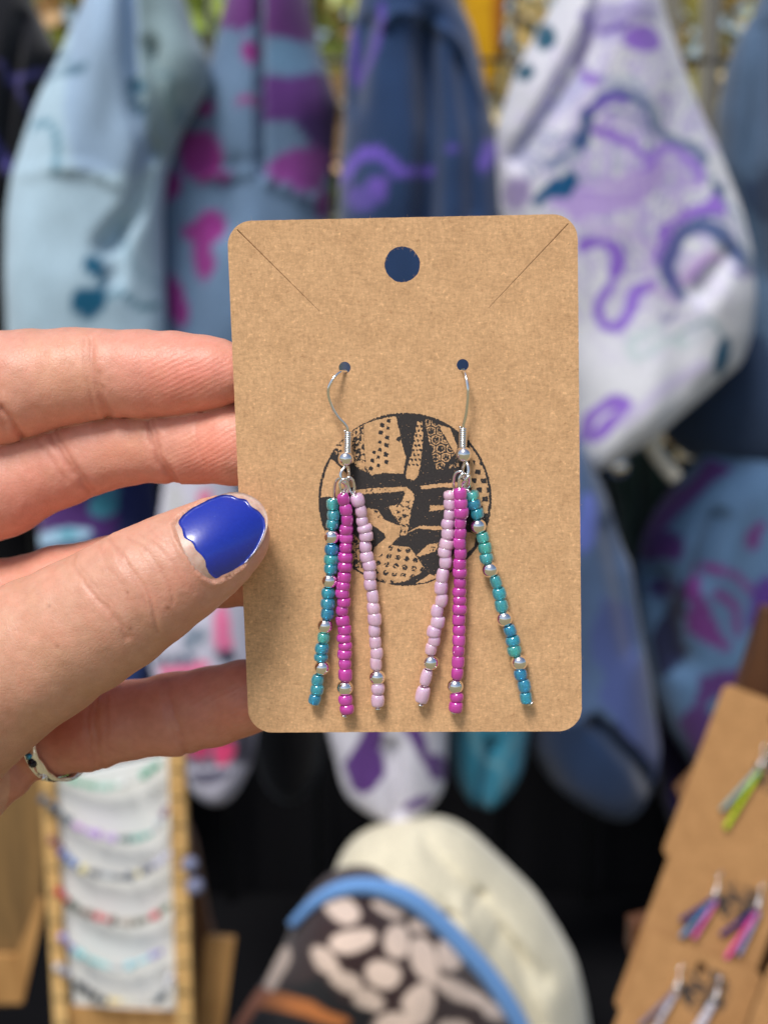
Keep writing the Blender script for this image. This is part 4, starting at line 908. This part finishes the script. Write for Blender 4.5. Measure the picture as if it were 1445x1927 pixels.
# black drape behind the lower row, black table cover
dv = []; mbd = MB(); nx_ = 160
xs = np.linspace(-1.1, 1.1, nx_); ztop = float(Wp(700, 865, 1.42)[2])
V = []
for side in (0, .004):
    for z in (.60, ztop - .0): V += [(x, 1.42 + side + .012 * math.sin(x * 34) + .006 * math.sin(x * 71 + 1), z) for x in xs]
Fs = []
for b0, fl in ((0, 1), (2 * nx_, 0)):
    for k in range(nx_ - 1):
        q = [b0 + k, b0 + k + 1, b0 + nx_ + k + 1, b0 + nx_ + k]; Fs.append(q if fl else q[::-1])
Fs += [[nx_ + k, nx_ + k + 1, 3 * nx_ + k + 1, 3 * nx_ + k] for k in range(nx_ - 1)]
V = np.array(V); me = mesh('black_drape', V - [0, 1.42, .6], Fs, M['black']); o = obj('black_drape', me); o.location = (0, 1.42, .6)
meta(o, 'black drape hanging in pleats behind the lower row of tops', 'drape')
TZ = .745
tb = empty('display_table', Matrix.Translation((0, 1.0, 0)), 'table under a black cloth at the foot of the frame', 'table')
mt = MB(); mt.prism([(-1.1, -.32, TZ), (1.1, -.32, TZ), (1.1, .4, TZ), (-1.1, .4, TZ)], [(-1.1, -.32, .05), (1.1, -.32, .05), (1.1, .4, .05), (-1.1, .4, .05)]); mt.build('tablecloth', M['black'], tb, False)

# ------------------------------------------------------------------ hats on the table
hat1 = empty('cream_hat', Matrix.Translation(tuple(Wp(900, 2050, 1.06))), 'cream puckered fabric hat standing behind the spotted one', 'hat')
def hatrel(o, par): return o
cloth('crown', 1.06, [(1556, 748, 806), (1562, 706, 846), (1580, 668, 890), (1606, 642, 928), (1650, 624, 976), (1700, 616, 1018), (1760, 612, 1056), (1820, 610, 1084), (1880, 612, 1100), (1940, 616, 1110), (2060, 620, 1116), (2240, 640, 1100)], .085,
      paint((214, 206, 180), [], mott=.05), None, folds=[([(800, 1560), (900, 1640), (960, 1720), (1000, 1850)], 10, .010), ([(740, 1640), (830, 1650), (900, 1640)], 10, .010), ([(860, 1640), (880, 1720), (880, 1800)], 12, -.012), ([(930, 1700), (1010, 1780)], 14, .012), ([(800, 1700), (860, 1650)], 8, -.008)], wav=.012, m=M['terry'], seed=200, parent=hat1, nv=140, capn=4)
hat2 = empty('spotted_hat', Matrix.Translation(tuple(Wp(700, 2080, .98))), 'dark brown hat with cream blotches and a bright blue band', 'hat')
rows2 = [(1668, 634, 700), (1680, 602, 742), (1710, 576, 800), (1750, 548, 846), (1800, 526, 892), (1850, 498, 934), (1900, 462, 966), (1950, 430, 992), (2080, 400, 1040)]
bl = [(640, 1712, 36, 26, 30), (662, 1772, 44, 21, -15), (728, 1712, 30, 14, 15), (748, 1768, 25, 30, 0), (722, 1832, 33, 28, 0), (790, 1742, 22, 16, 20), (800, 1812, 26, 46, -25), (870, 1868, 56, 17, 28), (692, 1882, 30, 20, 20), (612, 1812, 34, 20, 40), (650, 1850, 30, 20, 20), (788, 1890, 30, 40, 10), (524, 1830, 13, 50, 22), (845, 1800, 18, 30, -30), (930, 1905, 26, 16, 20), (740, 1930, 40, 22, 10), (850, 1940, 30, 18, 0)]
cloth('crown', .98, rows2, .075, paint((50, 34, 34), [('e', a, b_, c_, d_, r_, (212, 190, 174)) for a, b_, c_, d_, r_ in bl] + [('p', [(520, 1868), (600, 1840), (640, 1885), (700, 1900), (700, 2100), (440, 2100), (440, 1900)], (18, 18, 22)), ('l', [(488, 1880), (540, 1890), (590, 1902), (640, 1925)], 15, (186, 112, 58)), ('l', [(440, 1960), (470, 1905), (500, 1870)], 12, (150, 84, 50))], warp=8, mott=.08),
      None, wav=.006, capn=6, seed=210, parent=hat2, nr=160, nv=160)
bt = MB(); bp = catmull(np.array([(548, 1742), (590, 1700), (632, 1676), (680, 1668), (730, 1676), (780, 1698), (830, 1740), (880, 1792), (926, 1846), (962, 1900), (990, 1960), (1030, 2070)], float), 5)
Bp = Wp(bp[:, 0], bp[:, 1], .962) - np.array(hat2.location); rr = np.interp(bp[:, 0], [548, 640, 760, 960, 1030], [.0035, .0058, .0074, .0074, .006])
bt.tube(Bp, rr, 12, lin((104, 150, 206))); o = bt.build('blue_band', M['cloth'], hat2)

# ------------------------------------------------------------------ bracelet display
YB = .86
bd = empty('bracelet_display', Matrix.Translation(tuple(Wp(230, 2080, YB))), 'leaning white board in notched bamboo rails, strung with beaded bracelets', 'jewellery stand')
def slab(name, poly, Y, th, m, parent, dy=0.0, col=(1, 1, 1)):
    P = Wp(np.array([p[0] for p in poly]), np.array([p[1] for p in poly]), Y) - np.array(parent.location)
    P[:, 1] += dy; mb_ = MB(); mb_.prism([tuple(p) for p in P], [tuple(p + [0, th, 0]) for p in P]); o = mb_.build(name, m, parent, False); return o
slab('white_panel', [(86, 1470), (325, 1420), (338, 1905), (140, 1892)][::-1], YB, .004, M['white'], bd)
def rail(p0, p1, w0, seed):
    n = 26
    for i in range(n):
        t0, t1 = i / n, (i + .84) / n; x0, y0 = p0[0] + (p1[0] - p0[0]) * t0, p0[1] + (p1[1] - p0[1]) * t0; x1, y1 = p0[0] + (p1[0] - p0[0]) * t1, p0[1] + (p1[1] - p0[1]) * t1
        slab('rail_segment', [(x0 - w0, y0), (x1 - w0, y1), (x1 + w0, y1), (x0 + w0, y0)], YB - .004 - .0015 * (i % 2), .012, M['bamboo'], bd)
rail((88, 1440), (122, 2080), 13, 1); rail((330, 1400), (352, 2080), 15, 2)
slab('rail_back', [(78, 1440), (112, 2080), (136, 2080), (98, 1440)], YB + .006, .006, M['bamboo'], bd); slab('rail_back', [(318, 1400), (338, 2080), (366, 2080), (342, 1400)], YB + .006, .006, M['bamboo'], bd)
slab('bottom_board', [(112, 1896), (122, 2080), (356, 2080), (344, 1906)], YB - .002, .010, M['pine'], bd)
slab('back_leg', [(352, 1560), (352, 2080), (380, 2080), (404, 1780), (392, 1742), (366, 1600)], YB + .03, .015, M['darkwood'], bd)
slab('foot_board', [(386, 1764), (352, 2080), (402, 2080), (442, 1770)], YB + .026, .006, M['pine'], bd)
BR = [('mint green', [(100, 1452), (150, 1474), (200, 1482), (255, 1468), (300, 1438)], [(120, 190, 160), (100, 176, 146), (170, 210, 196), (220, 224, 220), (90, 170, 142)], 'pale green bead bracelet, topmost on the white board'),
      ('a', [(82, 1505), (112, 1530), (150, 1558), (200, 1576), (246, 1580), (288, 1566), (314, 1520)], [(80, 96, 112), (70, 90, 110), (196, 150, 214), (184, 150, 214), (186, 160, 216), (70, 110, 112), (96, 170, 160), (200, 206, 210), (110, 60, 110)], 'violet bead bracelet with dark beads, second from the top of the board'),
      ('b', [(98, 1582), (130, 1618), (160, 1638), (200, 1648), (240, 1652), (290, 1630), (325, 1602)], [(140, 90, 90), (96, 110, 170), (110, 140, 200), (226, 214, 150), (70, 80, 96), (150, 160, 170), (80, 92, 110), (230, 218, 150), (90, 96, 120), (200, 200, 220), (214, 214, 236)], 'blue, grey and gold bead bracelet with a big clear bead, third from the top'),
      ('c', [(112, 1680), (145, 1710), (190, 1728), (240, 1738), (285, 1728), (322, 1700)], [(190, 40, 60), (70, 80, 70), (120, 100, 90), (206, 70, 84), (96, 90, 84), (160, 150, 140), (110, 110, 100), (196, 50, 70), (110, 130, 110)], 'red bead bracelet on dark cord, below the blue and gold one'),
      ('d', [(118, 1765), (150, 1796), (190, 1815), (225, 1822), (262, 1812), (312, 1788)], [(150, 140, 200), (140, 200, 206), (120, 196, 200), (150, 210, 214), (190, 196, 200), (150, 206, 220), (170, 214, 226), (156, 150, 206)], 'pale turquoise bead bracelet between the red and the lowest ones'),
      ('e', [(110, 1822), (135, 1838)], [(200, 200, 206), (150, 150, 166)], 'short bunch of clear beads on the rail beside the turquoise bracelet'),
      ('f', [(146, 1850), (165, 1868), (195, 1882), (240, 1886), (300, 1882), (322, 1840)], [(40, 50, 60), (60, 66, 70), (226, 204, 140), (216, 214, 200), (200, 200, 196), (90, 100, 110), (214, 214, 220)], 'white and pale gold bead bracelet with two dark beads, lowest on the board')]
for key, pts, cols, lab in BR:
    cp = catmull(np.array(pts, float), 12); P = Wp(cp[:, 0], cp[:, 1], YB - .010); org = P.mean(0); mb_ = MB(); mb_.tube(P - org, .0004, 5, lin((120, 110, 100)))
    q = np.random.default_rng(len(pts) * 7 + len(lab)); dl = np.concatenate([[0], np.cumsum(np.linalg.norm(np.diff(P, axis=0), axis=1))]); t_ = 0
    while t_ < dl[-1]:
        r = q.uniform(.0016, .0032); pos = np.array([np.interp(t_, dl, P[:, k]) for k in range(3)]); ci = min(int(t_ / dl[-1] * len(cols)), len(cols) - 1)
        mb_.ball(pos - org, r, 10, lin(cols[ci])); t_ += r * 1.9
    o = mb_.build('bracelet', M['paint']); o.location = org; meta(o, lab, 'bracelet', 'bracelets strung on the white board')
for (x, y, lab, r) in ((357, 1627, 'clear round bead hanging on the outer side of the bamboo rail, upper one', .0055), (366, 1668, 'bluish round bead hanging below the clear one beside the bamboo rail', .0060)):
    mb_ = MB(); c_ = Wp(x, y, YB - .004); mb_.ball((0, 0, 0), r, 18, lin((120, 124, 150))); mb_.tube([(0, 0, 0), (-.003, .004, .018)], .0005, 5, lin((90, 80, 70))); o = mb_.build('hanging_bead', M['paint']); o.location = c_; meta(o, lab, 'bead')
wl = empty('wooden_stand', Matrix.Translation(tuple(Wp(20, 2050, .90))), 'brown wooden display board standing beside the bracelet display, cut off by the frame', 'display stand')
slab('side_board', [(-80, 1430), (-80, 1900), (38, 1892), (78, 1700), (90, 1480), (84, 1420)], .90, .012, wood('olive_wood', (96, 74, 44), (150, 116, 70)), wl)
slab('front_strip', [(-80, 1800), (-80, 1890), (42, 1890), (84, 1700), (74, 1690), (30, 1800)], .893, .005, M['pine'], wl)
slab('leg', [(-80, 1893), (-80, 2060), (-20, 2060), (-20, 1893)], .905, .01, M['black'], wl)

# ------------------------------------------------------------------ tiered earring display at the edge
TA = rad(21)
def farcard(px_, py_, Y, label, sx=None, sy=None):
    """card whose top corner sits at the photo point; leaning over like its stand"""
    o0 = Wp(px_, py_, Y)
    Rm = MC.to_3x3() @ Matrix.Rotation(-TA, 3, 'Z') @ Matrix.Rotation(rad(-2), 3, 'X')
    e = empty('earring_card', Matrix.Translation(o0) @ Rm.to_4x4(), label, 'card', 'kraft cards on the tiered display')
    W_, H_ = 60, 90
    lp = [rounded([(0, 0), (W_, 0), (W_, -H_), (0, -H_)], 4, 8), [(30 + 3 * math.cos(k / 24 * 6.283), -8 + 3 * math.sin(k / 24 * 6.283)) for k in range(24)]]
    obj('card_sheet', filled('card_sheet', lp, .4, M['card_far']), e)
    g = np.arange(-14.5, 14.5, .5); gx, gy = np.meshgrid(g, g, indexing='ij')
    scx, scy = 30, -46
    if sx:
        n_ = Rm @ Vector((0, 0, 1)); d0 = Vector(Wp(sx, sy, 1.0)) - Vector((0, 0, CAM_H)); hit = Vector((0, 0, CAM_H)) + d0 * ((Vector(o0) - Vector((0, 0, CAM_H))).dot(n_) / d0.dot(n_)); q_ = Rm.transposed() @ (hit - Vector(o0)); scx, scy = q_.x * 1000, q_.y * 1000
    sh = stamp_px(762 + gx * 11, 939.5 - gy * 11); a_, b_ = np.nonzero(sh); V = []; Fs = []
    for i, j in zip(a_, b_):
        x, y = scx + g[i] * .8, scy + g[j] * .8; n = len(V); V += [(x, y, .26), (x + .4, y, .26), (x + .4, y + .4, .26), (x, y + .4, .26)]; Fs.append([n, n + 1, n + 2, n + 3])
    obj('stamp', mesh('stamp', np.array(V) / 1000, Fs, M['ink'], False), e)
    return e
def farearring(px_, py_, on, strands, label):
    n_ = on.matrix_basis.to_3x3() @ Vector((0, 0, 1)); a0 = on.matrix_basis.to_translation() + n_ * .0008; c0 = Vector((0, 0, CAM_H)); d0 = Vector(Wp(px_, py_, 1.0)) - c0
    o0 = c0 + d0 * ((a0 - c0).dot(n_) / d0.dot(n_)); Rm = on.matrix_basis.to_3x3()
    e = empty('earring', Matrix.Translation(o0) @ Rm.to_4x4(), label, 'earring', 'earrings on the tiered display')
    h = MB(); a = np.linspace(0, 1, 14); h.tube([((-1.6 * math.sin(t * 3.1)) * .001, -t * .007, .0015 * math.sin(t * 3.1)) for t in a], .0005, 6); h.tube([(0, -.007, .001), (0, -.010, .001)], .0011, 8); h.ball((0, -.0112, .001), .0019, 14)
    h.tube([(.0015 * math.cos(k / 16 * 6.283), -.0136 + .0020 * math.sin(k / 16 * 6.283), .0015) for k in range(16)], .0004, 6, closed=True); h.build('ear_wire', M['silver'], e)
    for j, (dx, ln, col) in enumerate(strands):
        mb_ = MB(); n = int(ln / 1.9)
        for k in range(n):
            t = k / n; M3 = None; mb_.ball((dx * t * .001 + (j - 1) * .0012, -.0155 - k * .0019, .002), .00135 + .0001 * math.sin(k * 2.1), 10, lin(col if not isinstance(col, list) else col[k % len(col)]))
        mb_.build('bead_strand', M['paint'], e)
    return e
stand = empty('earring_stand', Matrix.Translation(tuple(Wp(1330, 2100, .70))), 'brown wooden tiered stand holding the kraft earring cards', 'display stand')
slab('upright', [(1440, 1150), (1392, 1300), (1270, 1700), (1180, 2100), (1700, 2100), (1700, 1150)], .705, .012, M['darkwood'], stand)
slab('ledge', [(1345, 1430), (1278, 1500), (1284, 1512), (1330, 1516), (1700, 1560), (1700, 1430)], .688, .014, wood('mid_wood', (96, 62, 32), (128, 88, 48)), stand)
slab('ledge', [(1236, 1736), (1188, 1748), (1186, 1800), (1230, 1804), (1700, 1850), (1700, 1736)], .672, .014, M['darkwood'], stand)
k1_ = farcard(1364, 1285, .686, 'topmost kraft card of the tiered display, with the green and yellow beaded earring', 1462, 1452)
k2_ = farcard(1274, 1570, .668, 'kraft card in the middle tier of the display, holding pink, blue and violet earrings', 1394, 1700)
k3_ = farcard(1222, 1752, .652, 'kraft card in the lowest visible tier, holding pale grey earrings', 1326, 1868)
c4 = farcard(1452, 1808, .630, 'bright kraft card cut off by the bottom corner of the frame')
farearring(1446, 1398, k1_, [(-10, 26, (140, 170, 168)), (-6, 33, [(160, 190, 20), (186, 206, 40)])], 'far earring with a grey-green and a lime strand')
farearring(1360, 1640, k2_, [(-11, 17, (50, 40, 110)), (-9, 24, [(60, 140, 186), (70, 120, 170), (110, 140, 170)]), (-4, 22, (206, 92, 156))], 'far earring with navy, blue and pink strands, on the side nearer the hats')
farearring(1440, 1662, k2_, [(-12, 18, (56, 38, 112)), (-6, 27, (222, 78, 150)), (-2, 24, [(120, 140, 176), (150, 140, 180)])], 'far earring with navy, hot pink and grey-blue strands, at the edge of the frame')
farearring(1288, 1815, k3_, [(-10, 22, (130, 116, 130)), (-5, 32, [(206, 200, 206), (180, 176, 190)])], 'pale grey far earring with a dull mauve strand, on the lowest tier')
farearring(1360, 1835, k3_, [(-7, 34, [(214, 208, 214), (190, 188, 200)]), (-4, 34, (196, 190, 200))], 'silvery white far earring next to the mauve one on the lowest tier')

# ------------------------------------------------------------------ ground and greenery far behind
gm, t, b = mat('ground', Roughness=.95); t.links.new(ramp(t, noise(t, coords(t), 3, 5), [(.3, lin((120, 112, 84))), (.7, lin((150, 140, 104)))]), b.inputs['Base Color'])
me = mesh('ground', [(-200, -200, 0), (200, -200, 0), (200, 200, 0), (-200, 200, 0)], [[0, 1, 2, 3]], gm, False); o = obj('ground', me); o['kind'] = 'structure'
def leaves(name, x0, x1, y0, y1, z0, z1, n, pal, size, seed, label):
    q = np.random.default_rng(seed); c = np.stack([q.uniform(x0, x1, n), q.uniform(y0, y1, n), q.uniform(z0, z1, n)], -1)
    u_ = q.normal(size=(n, 3)); u_ /= np.linalg.norm(u_, axis=1)[:, None]; v_ = np.cross(u_, q.normal(size=(n, 3))); v_ /= np.linalg.norm(v_, axis=1)[:, None]
    sz = q.uniform(.6, 1.4, (n, 1)) * size; V = np.stack([c - u_ * sz, c - v_ * sz * .5, c + u_ * sz, c + v_ * sz * .5], 1).reshape(-1, 3)
    pal = np.array([lin(p) for p in pal]); nn = nz(c[:, 0] * 100, c[:, 2] * 100, 30, seed); idx = np.clip(((nn + 1) / 2 * len(pal) + q.normal(size=n) * .6).astype(int), 0, len(pal) - 1)
    me = mesh(name, V, np.arange(4 * n).reshape(-1, 4), M['leaf'], False, np.repeat(pal[idx], 4, 0)); o = obj(name, me); meta(o, label, None, None, 'stuff'); return o
m, t, b = mat('leaf', Roughness=.6); a = nnode(t, 'ShaderNodeAttribute', attribute_name='Col'); t.links.new(a.outputs['Color'], b.inputs['Base Color']); M['leaf'] = m
leaves('hedge_leaves', -1.9, .2, 3.2, 3.9, 0, 3.2, 16000, [(64, 92, 30), (110, 140, 50), (146, 172, 70), (172, 190, 96), (200, 206, 130), (222, 184, 140)], .05, 301, 'sunlit green foliage far behind the grid')
leaves('dry_grass', .12, 2.2, 3.3, 4.0, 0, 3.2, 12000, [(170, 150, 96), (204, 176, 112), (222, 194, 128), (236, 214, 156), (190, 186, 110), (214, 190, 130)], .05, 302, 'dry yellowish foliage far behind the grid')
# posts of the stall behind the grid
for x, lab in ((1262, 'pale upright post behind the marbled top'), (1338, 'grey upright post behind the grid beside the slate top')):
    c_ = Wp(x, 100, 1.9); mb_ = MB(); mb_.prism([(-.011, 0, 0), (.011, 0, 0), (.011, 0, 2.4), (-.011, 0, 2.4)], [(-.011, .022, 0), (.011, .022, 0), (.011, .022, 2.4), (-.011, .022, 2.4)], lin((128, 124, 112)))
    o = mb_.build('post', M['cloth'], None, False); o.location = (c_[0], 1.9, 0); meta(o, lab, 'post')
